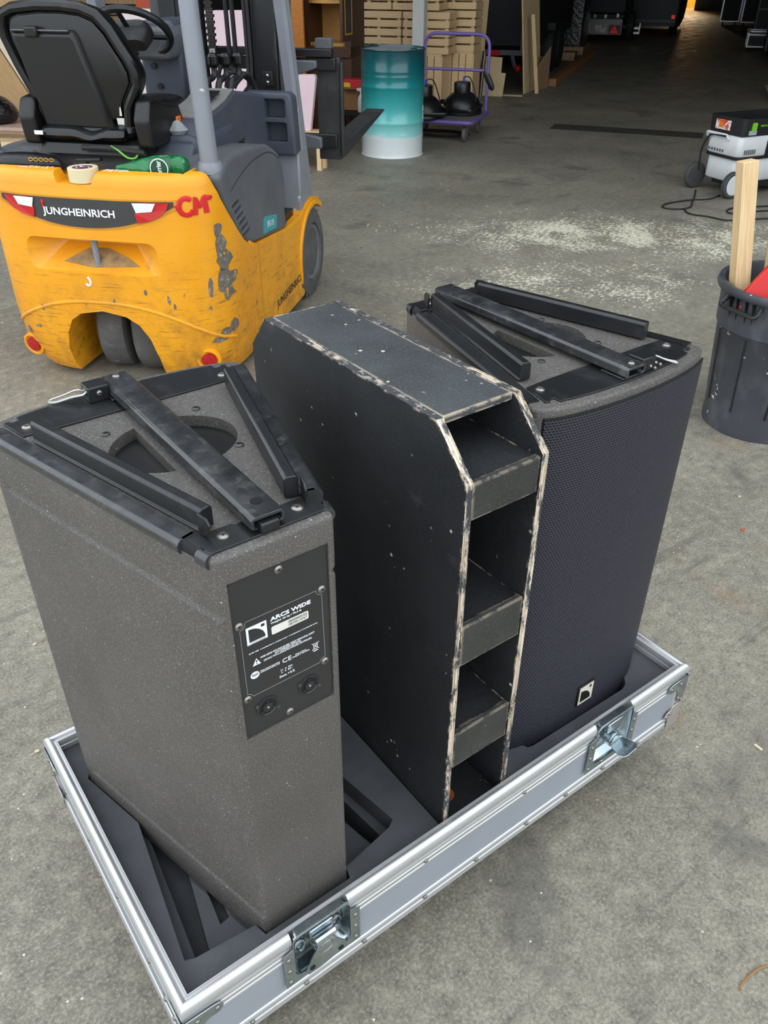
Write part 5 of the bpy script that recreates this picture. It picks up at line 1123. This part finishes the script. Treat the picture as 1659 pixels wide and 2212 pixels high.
# trailers, van, cases in the dark
tr1 = ht('box_trailer', 'black box trailer with two axles beyond the plywood sheet', 'trailer', -2.95, 12.9)
MB().bx(-1.1, 1.1, 0, 4.6, .5, 2.7).build('trailer_body', BLACKM, tr1, bevel=.02)
MB().bx(-.5, 1.12, -.08, .02, .40, .47).build('rear_bumper', FMID, tr1, bevel=.01); MB().bx(.6, .72, -.14, -.02, .40, .47).build('tail_lamp', REDP, tr1)
MB().tube(spline([(.9, -.05, .42), (.95, -.12, .30), (1.0, -.18, .26)], 5), .03, 8).build('tow_hitch', FMID, tr1); MB().sphere((1.03, -.2, .25), .05, 12, 8).build('hitch_ball', REDP, tr1)
MB().bx(1.02, 1.05, -.1, -.06, .45, 1.2).build('stay_bar', FMID, tr1)
for y in (2.1, 2.87):
    X = T(1.10, y, .33, 0, pi / 2, 0)
    w_ = MB().lathe([(.2, -.09), (.31, -.09), (.33, -.06), (.33, .06), (.31, .09), (.23, .092)], 32, X).build('tyre', RUBBER, tr1); MB().lathe([(.225, .085), (.2, .07), (.12, .06), (.05, .07), (.0005, .07)], 28, X).build('wheel_disc', M('grey_wheel', (120, 122, 124), .4, metal=.4), w_)
MB().prism([(1.75, .62), (3.2, .62), (3.2, .72), (1.75, .72)], .95, 1.22, 'x', None).build('mudguard', BLACKM, tr1)
wp = ht('wrapped_pallet_load', 'dark film-wrapped pallet load behind the plywood sheet', 'pallet load', -2.15, 18.7)
MB().loft([[(x * k, y * k, z) for x, y in rrect(-.45, .45, -.5, .5, .06)] for z, k in ((.15, 1), (.5, .98), (1.0, 1.01), (1.7, .97))]).build('wrapped_goods', M('dark_wrap_film', (30, 29, 30), .25, bump=.7, bscale=18, bdist=.02), wp)
MB().bx(-.5, .5, -.55, .55, 0, .14).build('pallet', OLDW, wp)
tmb = MB().bx(-.055, .055, 0, 5.3, 0, .10).build('timber_beam', wood('orange_beam', (140, 96, 56), (170, 120, 74)), None, bevel=.003); tmb.location = hw(-1.47, 13.1); tmb.rotation_euler = (0, 0, -HALL); tag(tmb, 'long timber beam lying on the floor beside the trailers', 'timber')
blk = MB().bx(-.12, .12, -.2, .2, 0, .13).build('timber_block', OLDW, None, bevel=.004); blk.location = hw(-1.78, 17.2); blk.rotation_euler = (0, 0, -HALL); tag(blk, 'short timber block between beam and trailers', 'timber')
tr2 = ht('car_trailer', 'car trailer with number plate and red triangle lamp in the dark', 'trailer', -1.67, 21)
MB().bx(-.5, .48, 0, .06, .18, .48).build('rear_board', M('galvanised_board', (120, 120, 118), .45, metal=.3, var=.1), tr2, bevel=.006); MB().bx(-.52, .5, .0, 2.4, .50, .56).build('trailer_bed', BLACKM, tr2)
MB().bx(-.5, .5, .3, 2.3, .56, 1.6).build('covered_load', BLACKM, tr2, bevel=.04)
MB().bx(-.44, -.2, -.012, 0, .22, .40).build('panel_plate', M('pale_plate', (146, 148, 148), .5), tr2)
np_ = MB().bx(-.1, .15, -.014, 0, .22, .37).build('number_plate', M('plate_white', (190, 186, 180), .5, layers=(((120, 70, 66), 16, .52, .56, (1, 1, 1), .8),)), tr2)
lb_ = MB().bx(.2, .46, -.02, 0, .20, .37).build('lamp_housing', M('dark_red_lens', (70, 8, 8), .4), tr2)
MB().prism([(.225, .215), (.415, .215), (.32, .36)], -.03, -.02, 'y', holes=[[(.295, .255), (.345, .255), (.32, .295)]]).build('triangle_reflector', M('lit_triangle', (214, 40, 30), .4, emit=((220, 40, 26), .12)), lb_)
for x, z in ((-.32, .53), (-.13, .53), (.1, .53), (.36, .55)): MB().box((x, -.02, z), (.05, .03, .07)).build('lashing_hook', M('bright_hook', (220, 224, 220), .2, metal=.8), tr2)
X = T(.60, .9, .3, 0, pi / 2, 0); MB().lathe([(.15, -.08), (.28, -.08), (.3, -.05), (.3, .05), (.28, .08), (.15, .08)], 28, X).build('tyre', RUBBER, tr2)
for z in (.19, .28): MB().bx(.72, .84, .3, .34, z, z + .04).build('step_bracket', M('bright_hook', (220, 224, 220), .2), tr2)
MB().bx(.83, .85, .3, .34, .19, .4).build('step_upright', M('bright_hook', (220, 224, 220), .2), tr2)
vn = ht('dark_van', 'dark van parked deep in the hall before the lit doorway', 'van', -.62, 23.7)
MB().loft([[(x * k, y, z) for x, y in rrect(-.85, .6, 0, 4.2, .15)] for z, k in ((.22, .96), (.5, 1), (1.1, 1), (1.75, .88), (1.85, .8))]).build('van_body', M('van_paint', (10, 10, 11), .5), vn)
for x in (-.62, .42): MB().lathe([(.15, -.1), (.3, -.1), (.31, .1), (.15, .1)], 24, T(x, .8, .31, 0, pi / 2, 0)).build('tyre', RUBBER, vn)
MB().bx(.36, .44, -.012, .01, .38, .46).build('tail_lamp', M('van_lamp', (214, 40, 34), .4, emit=((230, 60, 50), .35)), vn); MB().bx(-.7, .45, -.02, .0, .30, .36).build('bumper', BLKP, vn)
MB().bx(-.6, .4, .02, .05, 1.15, 1.6).build('rear_window', M('dark_glass', (14, 16, 18), .1), vn)
EDGE = M('silver_case_edge', (190, 192, 194), .25, metal=.6)
def flight(label, x, y, w_, d, h, z0=.1, rz=0):
    f = ht('flight_case', label, 'flight case', x, y, rz, 'flight cases deep in the hall')
    MB().bx(-w_ / 2, w_ / 2, -d / 2, d / 2, z0, z0 + h).build('case_shell', BLACKM, f)
    for a in (-1, 1):
        for b_ in (-1, 1):
            MB().box((a * w_ / 2, b_ * d / 2, z0 + h / 2), (.03, .03, h + .02)).build('edge_profile', EDGE, f)
            MB().box((0, a * d / 2, z0 + (h if b_ > 0 else 0)), (w_ + .02, .03, .03)).build('edge_profile', EDGE, f)
            MB().sphere((a * w_ / 2, b_ * d / 2, z0 + h), .035, 8, 6).build('ball_corner', EDGE, f)
            if z0 > .05: MB().cyl((a * (w_ / 2 - .08), b_ * (d / 2 - .08), .05), .05, .03, 'x', 14).build('castor', RUBBER, f)
    MB().bx(-w_ / 2 - .004, w_ / 2 + .004, -d / 2 - .004, d / 2 + .004, z0 + h * .72, z0 + h * .72 + .03).build('lid_seam', EDGE, f)
flight('tall flight case with silver edges close to the lit doorway', 1.22, 29.3, .5, .5, .85); flight('second tall flight case with silver edges, further right', 1.78, 29.0, .5, .5, .9)
flight('small flight case with bright silver edges at the right wall of cases', 1.60, 20.3, .38, .5, .27)
for i, (x, y, w_, h) in enumerate(((2.08, 19.2, .75, 1.5), (2.15, 16.6, .7, 1.3), (2.3, 24.5, 1.2, 1.7))):
    f = ht('dark_case_stack', ['tall dark equipment case beside the small silver-edged case', 'dark equipment case at the right edge of the hall', 'large dark equipment case behind the silver-edged cases'][i], 'equipment case', x, y)
    MB().bx(-w_ / 2, w_ / 2, -.35, .35, .12, h).build('case_shell', BLACKM, f, bevel=.01)
    for a in (-1, 1):
        MB().bx(a * w_ / 2 - .012, a * w_ / 2 + .012, -.362, -.34, .12, h).build('edge_profile', M('dull_case_edge', (84, 86, 88), .4), f)
        MB().bx(-w_ / 2, w_ / 2, -.362, -.34, (h if a > 0 else .6) - .012, (h if a > 0 else .6) + .012).build('edge_profile', M('dull_case_edge', (84, 86, 88), .4), f)
        for b_ in (-1, 1): MB().cyl((a * (w_ / 2 - .1), b_ * .25, .06), .06, .04, 'x', 16).build('castor', RUBBER, f)
pal = ht('wooden_pallet', 'wooden pallet at the right edge of the hall', 'pallet', 2.0, 12.9)
for i in range(5): MB().bx(-.55, .55, -.4 + i * .18, -.3 + i * .18, .10, .12).build('plank', OLDW, pal)
for x in (-.5, 0, .45): MB().bx(x, x + .1, -.4, .42, 0, .10).build('bearer', OLDW, pal)
sk = MB().loft([[(.34 * k * cos(a), .28 * k * sin(a), z) for a in [2 * pi * j / 20 for j in range(20)]] for z, k in ((0, .8), (.06, 1), (.18, 1), (.26, .8), (.29, .3))]).build('plastic_sack', M('blue_grey_sack', (70, 76, 92), .5), None, sub=1); sk.location = hw(1.83, 12.85, .121); sk.rotation_euler = (0, 0, -HALL); tag(sk, 'blue grey sack lying on the wooden pallet', 'sack')
# steel strip let into the floor
sm = MB().bx(-.92, .68, -.18, .18, 0, .006).build('floor_strip', M('dark_floor_steel', (66, 63, 56), .6, var=.2), None); sm.location = hw(0, 9.53, .0); sm.rotation_euler = (0, 0, -HALL + radians(-2)); tag(sm, 'dark flat strip lying across the hall floor', 'floor strip')

# dust extractor and its lead
VG = M('pale_grey_plastic', (214, 216, 216), .5, var=.05); VB = M('vac_black', (26, 27, 28), .45, var=.1); GREEN = M('green_plastic', (120, 200, 40), .45)
va = thing('dust_extractor', 'pale grey wheeled dust extractor with black top and green catches', 'vacuum cleaner', hw(.885, 6.72), -HALL + radians(43))
# local: rear face on x=0..-.36 at y=0 ; side runs along +Y from the near corner at (0,0)
def vb_(x0, x1, y0, y1, z0, z1, k=.0, r=.03): return MB().loft([[(x, y, z) for x, y in rrect(x0 + a, x1 - a, y0 + a, y1 - a, r)] for z, a in ((z0, k), (z0 + .012, 0), (z1 - .012, 0), (z1, k))])
va.rotation_euler = (0, 0, -HALL - radians(47))
vb_(-.33, .0, .02, .62, .10, .275, .012, .05).build('dust_container', VG, va, smooth=50)
vb_(-.345, .015, .0, .64, .268, .287, .0, .05).build('seal_band', VB, va)
vb_(-.34, .01, .0, .63, .285, .435, .01, .045).build('motor_head', VG, va, smooth=50)
MB().loft([[(x, y, z) for x, y in rrect(-.34 - a, .01 + a, 0 - a, .63 + a, .03)] for z, a in ((.435, 0), (.555, .006))], cap=False).loft([[(x, y, z) for x, y in rrect(-.32, -.01, .02, .61, .02)] for z in (.555, .47)], cap=False).build('top_tray', VB, va)
MB().bx(-.32, -.01, .02, .61, .455, .47).build('tray_floor', VB, va)
for i in range(7): MB().bx(-.33 + .028 * i, -.312 + .028 * i, -.002, .004, .305, .325).build('vent_slot', FGREY, va)
for i in range(6): MB().bx(.009, .013, .055 + .02 * i, .067 + .02 * i, .305, .34).build('vent_slot', FGREY, va)
MB().bx(.008, .016, .27, .40, .285, .40).build('side_flap', VB, va, bevel=.003)
MB().prism(rrect(.075, .115, .47, .53, .012), .01, .026, 'x').build('catch', GREEN, va); MB().bx(.012, .022, .055, .125, .445, .475).build('catch_base', M('clear_plastic', (170, 176, 176), .3), va)
MB().prism(rrect(-.08, -.02, .36, .41, .01), .545, .565).build('green_knob', GREEN, va)
text('lettering', 'FESTOOL', frame((.0175, .20, .505), (0, 1, 0), (0, 0, 1)), GREEN, va, w=.085, h=.012, depth=.001, bold=.03)
stk = MB().bx(-.27, -.12, -.009, -.004, .462, .53).build('warning_sticker', M('striped_sticker', (226, 220, 216), .5, layers=(((210, 70, 40), 40, .5, .52),)), va)
MB().bx(-.235, -.19, -.011, -.008, .475, .515).build('sticker_mark', M('sticker_orange', (224, 120, 30), .5), stk)
MB().tube(path_round([(-.33, -.005, .40), (-.33, -.02, .43), (-.12, -.02, .43), (-.11, -.005, .40)], .02), .011, 8).build('rear_handle', VG, va)
for x, s_ in ((.012, 1), (-.375, -1)):
    X = T(x + s_ * .012, -.005, .098, 0, s_ * pi / 2, 0)
    w_ = MB().lathe([(.06, -.022), (.09, -.022), (.096, -.014), (.096, .014), (.09, .022), (.074, .023)], 32, X).build('tyre', M('grey_tyre', (66, 66, 66), .7), va); MB().lathe([(.075, .022), (.07, .026), (.02, .028), (.0005, .028)], 28, X).build('wheel_disc', VG, w_)
MB().cyl((.0, .56, .04), .04, .04, 'x', 16).build('castor', RUBBER, va); MB().bx(-.30, -.02, .10, .58, .055, .105).build('underbody', VB, va)
MB().tube(path_round([(-.36, .0, .14), (-.36, -.02, .30), (-.30, -.02, .42), (-.12, -.03, .425)], .05), .007, 8).build('cable_grip', VB, va)
def onf(pts): return [(p[0], p[1], .006) for p in pts]
FL = lambda px: px
lead_a = [(6.006, 3.193, 0.006), (5.828, 3.173, 0.006), (5.686, 3.238, 0.006), (5.444, 3.269, 0.006), (5.329, 3.214, 0.006), (5.362, 3.123, 0.006), (5.492, 3.097, 0.006), (5.626, 3.174, 0.006), (5.804, 3.282, 0.006), (6.011, 3.42, 0.006)]
lead_b = [(5.412, 3.087, 0.006), (5.333, 2.98, 0.006), (5.376, 2.854, 0.006), (5.396, 2.715, 0.006), (5.526, 2.653, 0.006), (5.681, 2.572, 0.006)]
lead_c = [(6.009, 2.778, 0.006), (5.873, 2.842, 0.006), (5.723, 2.898, 0.006), (5.623, 2.87, 0.006), (5.592, 2.81, 0.006), (5.711, 2.774, 0.006), (5.884, 2.699, 0.006)]
for pts, lb in ((lead_a, 'black lead looping from the dust extractor wheel'), (lead_b, 'black lead trailing nearest the sawdust'), (lead_c, 'black lead looping beside the timber in the bin')):
    pts = [(a, b_, .006) for a, b_, c in [tuple(map(float, p)) for p in pts]]
    tag(MB().tube(spline(pts, 6), .006, 8).build('power_lead', RUBBER), lb, 'power lead')

# black dustbin with offcuts
bn = thing('dustbin', 'scuffed black plastic dustbin holding timber offcuts at the right edge', 'dustbin', (2.829, .843, 0))
BIN = M('scuffed_black_plastic', (62, 64, 70), .5, var=.15, vscale=8, layers=(((104, 106, 110), 9, .52, .72, (1, 1, .5), .6), ((214, 212, 206), 30, .68, .70)))
rb, rt, hb = .195, .2535, .565
rr_ = lambda z: rb + (rt - .016 - rb) * z / hb
MB().lathe([(.001, .03), (rb - .01, .03), (rb + .004, .0), (rb + .006, .03), (rr_(.05), .05), (rr_(.4), .4), (rr_(.41) + .006, .405), (rr_(.5) + .006, .53), (rt, .535), (rt + .006, .55), (rt, .565), (rt - .018, .562), (rr_(.5) - .008, .52), (rr_(.1) - .01, .06), (.001, .05)], 56, cap=False).build('bin_body', BIN, bn, smooth=50)
va_ = atan2(CAM.y - .843, CAM.x - 2.829)
for a in range(10):
    X = Matrix.Rotation(va_ - .45 + a * 2 * pi / 10, 4, 'Z')
    MB().add([(rr_(.10) + .0, -.004, .10), (rr_(.10) + .006, 0, .10), (rr_(.10), .004, .10), (rr_(.39), -.004, .39), (rr_(.39) + .006, 0, .39), (rr_(.39), .004, .39)], [(0, 1, 4, 3), (1, 2, 5, 4), (0, 2, 1), (3, 4, 5)], X).build('rib', BLKP, bn)
for s_ in (0, pi):
    X = Matrix.Rotation(va_ - .62 + s_, 4, 'Z')
    MB().tube(path_round([(rr_(.5), -.075, .525), (rr_(.5) + .028, -.085, .495), (rr_(.5) + .032, .085, .495), (rr_(.5), .075, .525)], .02), .0085, 8, X=X).build('handle', BLKP, bn)
    for y in (-.05, -.02, .02, .05): MB().add([(rr_(.5), y - .003, .535), (rr_(.5) + .022, y, .535), (rr_(.5), y + .003, .535), (rr_(.45) + .006, y, .45)], [(0, 1, 2), (0, 1, 3), (1, 2, 3)], X).build('handle_web', BLKP, bn)
def stick(label, base, top, wd, th, mat, name='timber_offcut', cat='timber', rot=0.):
    a, b_ = Vector(base), Vector(top); d = b_ - a; q = d.to_track_quat('Z', 'Y').to_matrix().to_4x4() @ Matrix.Rotation(rot, 4, 'Z'); q.translation = a
    o = MB().bx(-wd / 2, wd / 2, -th / 2, th / 2, 0, d.length).build(name, mat, None, bevel=.002, seg=1); o.matrix_world = q; return tag(o, label, cat)
stick('square pale timber standing tall in the dustbin', (2.735, .90, .06), (2.655, 1.03, .965), .055, .055, PINE, rot=.5)
stick('short plywood offcut leaning in the dustbin behind the red piece', (2.86, .90, .06), (2.83, .98, .74), .10, .016, PLYW, rot=.2)
stick('pinkish wood offcut leaning at the back of the dustbin', (2.93, .86, .06), (2.93, .96, .78), .05, .03, wood('pink_wood', (206, 170, 140), (222, 188, 158)), rot=.2)
# red plastic piece with a round hole
rp_ = [(-.16, 0), (.17, 0), (.20, .14), (.06, .31), (-.02, .32)]
o = MB().prism([(-.06, -.06), (.26, -.06), (.26, .26), (.22, .28), (.17, .27), (-.045, .0)], -.012, .012, 'y', holes=[arc(.115, .055, .055, .055, 0, 360, 24)[:-1][::-1]]).build('red_plastic_piece', M('red_plastic', (206, 26, 24), .35, var=.05), None, bevel=.003)
o.matrix_world = Matrix.Translation((2.655, .875, .555)) @ Matrix.Rotation(-YAW, 4, 'Z') @ Matrix.Rotation(radians(-14), 4, 'X'); tag(o, 'red plastic piece with a round hole leaning in the dustbin', 'plastic piece')

# crumpled green bottle, plastic wrap and pouch on the truck's hood
FKM = Matrix.Translation((1.8854, 3.5165, 0)) @ Matrix.Rotation(-FH, 4, 'Z')
gbt = thing('plastic_bottle', 'crumpled green plastic bottle lying on the forklift hood', 'bottle', (1.8854, 3.5165, 0), -FH)
a, b_ = Vector((.085, -1.19, .862)), Vector((.36, -1.165, .876)); d = b_ - a
X = d.to_track_quat('Z', 'Y').to_matrix().to_4x4(); X.translation = a
random.seed(5)
loops = []
for s_, r_ in ((0, .012), (.015, .015), (.05, .024), (.10, .036), (.14, .043), (.18, .046), (.22, .046), (.255, .048), (.275, .045), (.285, .030)):
    loops.append([((r_ * (1 + .12 * sin(3 * q + s_ * 30) * (s_ > .05))) * cos(q), (r_ * (.85 + .1 * cos(4 * q + s_ * 40) * (s_ > .05))) * sin(q), s_) for q in [2 * pi * j / 20 for j in range(20)]])
MB().loft(loops, X=X).build('bottle_body', M('green_plastic_film', (40, 150, 84), .1, var=.3, vscale=20, bump=.5, bscale=26, bdist=.012, trans=.45, layers=(((150, 214, 176), 20, .58, .66, None, .8),)), gbt, sub=1)
tv = (X.to_3x3().inverted() @ ((Matrix.Rotation(FH, 4, 'Z') @ (CAM - Vector((1.8854, 3.5165, 0)))) - a)); LABROT = math.degrees(atan2(tv.y, tv.x)) + 8
lab = [[(.0485 * cos(q), .0435 * sin(q), s_) for q in [radians(-60 + 120 * j / 10) for j in range(11)]] for s_ in (.15, .235)]
for n_, rz_ in (('bottle_label', LABROT),):
    lo = MB().loft(lab, closed=False, cap=False, X=X @ Matrix.Rotation(radians(rz_), 4, 'Z')).build(n_, M('green_label', (16, 92, 52), .3), gbt)
    LM = X @ Matrix.Rotation(radians(rz_), 4, 'Z')
    MB().prism(arc(0, 0, .036, .036, 0, 360, 24)[:-1], .0495, .0503, 'x', LM @ T(-.001, 0, .19)).build('label_ring', WHITE, lo)
    MB().prism(arc(0, 0, .032, .032, 0, 360, 24)[:-1], .0500, .0510, 'x', LM @ T(-.001, 0, .19)).build('label_disc', M('label_green', (10, 74, 46), .3), lo)
    text('lettering', 'Perrier', LM @ frame((.0505, 0, .19), (0, -1, 0), (0, 0, -1)), WHITE, lo, w=.056, h=.020, depth=.0008, bold=.02)
    MB().box((.0490, .034, .185), (.002, .018, .02), X @ Matrix.Rotation(radians(rz_), 4, 'Z')).build('yellow_label_patch', M('label_yellow', (226, 190, 60), .4), lo)
pw = MB().loft([[(.05 * k * cos(q) * (1 + .2 * sin(5 * q)), .04 * k * sin(q), z) for q in [2 * pi * j / 12 for j in range(12)]] for z, k in ((0, .5), (.015, .8), (.03, .55), (.045, .3), (.05, .05))]).build('plastic_wrap', M('clear_wrap', (206, 210, 212), .12, alpha=.45), None, smooth=20)
pw.matrix_world = FKM @ T(.265, -.99, .956); tag(pw, 'crumpled clear plastic wrap beside the green bottle', 'plastic wrap')
pu = thing('tool_pouch', 'black tool pouch with brass buckles at the edge of the hood', 'pouch', (1.8854, 3.5165, 0), -FH)
MB().loft([[(-.30 + .16 * k * cos(q), -1.175 + .05 * k * sin(q), z) for q in [2 * pi * j / 16 for j in range(16)]] for z, k in ((.828, .9), (.86, 1), (.885, .9), (.90, .5))]).build('pouch_body', BLKP, pu, sub=1)
for i in range(5): MB().tube([(-.25 + .022 * i + .009 * cos(q), -1.222, .884 + .006 * sin(q)) for q in [2 * pi * j / 10 for j in range(10)]], .0025, 6, closed=True).build('brass_buckle', M('brass', (176, 146, 70), .3, metal=.8), pu)
br = thing('hand_brush', 'black hand brush standing beside the tape roll', 'brush', (1.8854, 3.5165, 0), -FH)
MB().prism([(-.06, 0), (-.035, 0), (-.028, .05), (.03, .055), (.03, .068), (-.075, .062), (-.072, .05)], -.012, .012, 'y', T(.0, -1.19, .828)).build('brush_handle', BLKP, br, bevel=.004)
# twig and a few chips of wood on the floor
random.seed(21)
fl_ = MB()
for i in range(420):
    if i < 300:
        a = random.gauss(0, 1); b2 = random.gauss(0, 1); x, y = 4.5 + .8 * a * .82 - .45 * b2 * .57, 3.0 + .8 * a * -.57 * 1.0 + .45 * b2 * .82
    else: x, y = random.uniform(-.5, 5), random.uniform(-1, 5)
    if -.1 < x < 1.3 and -.1 < y < .75: continue
    if hypot(x - 2.829, y - .843) < .25: continue
    q = Matrix.Translation((x, y, .003)) @ Euler((random.uniform(-.2, .2), random.uniform(-.2, .2), random.uniform(0, 6))).to_matrix().to_4x4()
    fl_.box((0, 0, 0), (random.uniform(.006, .02), random.uniform(.003, .008), .003), q)
o = fl_.build('wood_shavings', M('shavings', (214, 200, 168), .8, var=.2, vscale=3), None, smooth=0); tag(o, 'pale wood shavings and plaster crumbs scattered over the concrete', 'debris', None, 'stuff')
twig = [(0.924, -0.416, 0.004), (0.906, -0.41, 0.004), (0.884, -0.407, 0.004), (0.853, -0.407, 0.004), (0.846, -0.413, 0.004)]
leaf = [(2.117, 0.422, 0.003), (2.124, 0.388, 0.003), (2.913, 3.697, 0.003)]
tag(MB().tube(spline(twig, 5), .002, 6).build('dry_stalk', M('dry_straw', (150, 110, 66), .8)), 'thin dry stalk on the floor in the near corner', 'stalk')
for i, (p_, lb) in enumerate(((leaf[0], 'small orange leaf fragment on the floor below the dustbin'), (leaf[2], 'small brown leaf on the floor before the teal drum'))):
    o = MB().prism([(-.012, 0), (0, .006), (.014, .001), (.002, -.006)], 0, .0015).build('dry_leaf', M('dry_leaf_%d' % i, ((170, 90, 50), (110, 74, 44))[i], .8)); o.location = (p_[0], p_[1], .001); tag(o, lb, 'leaf')
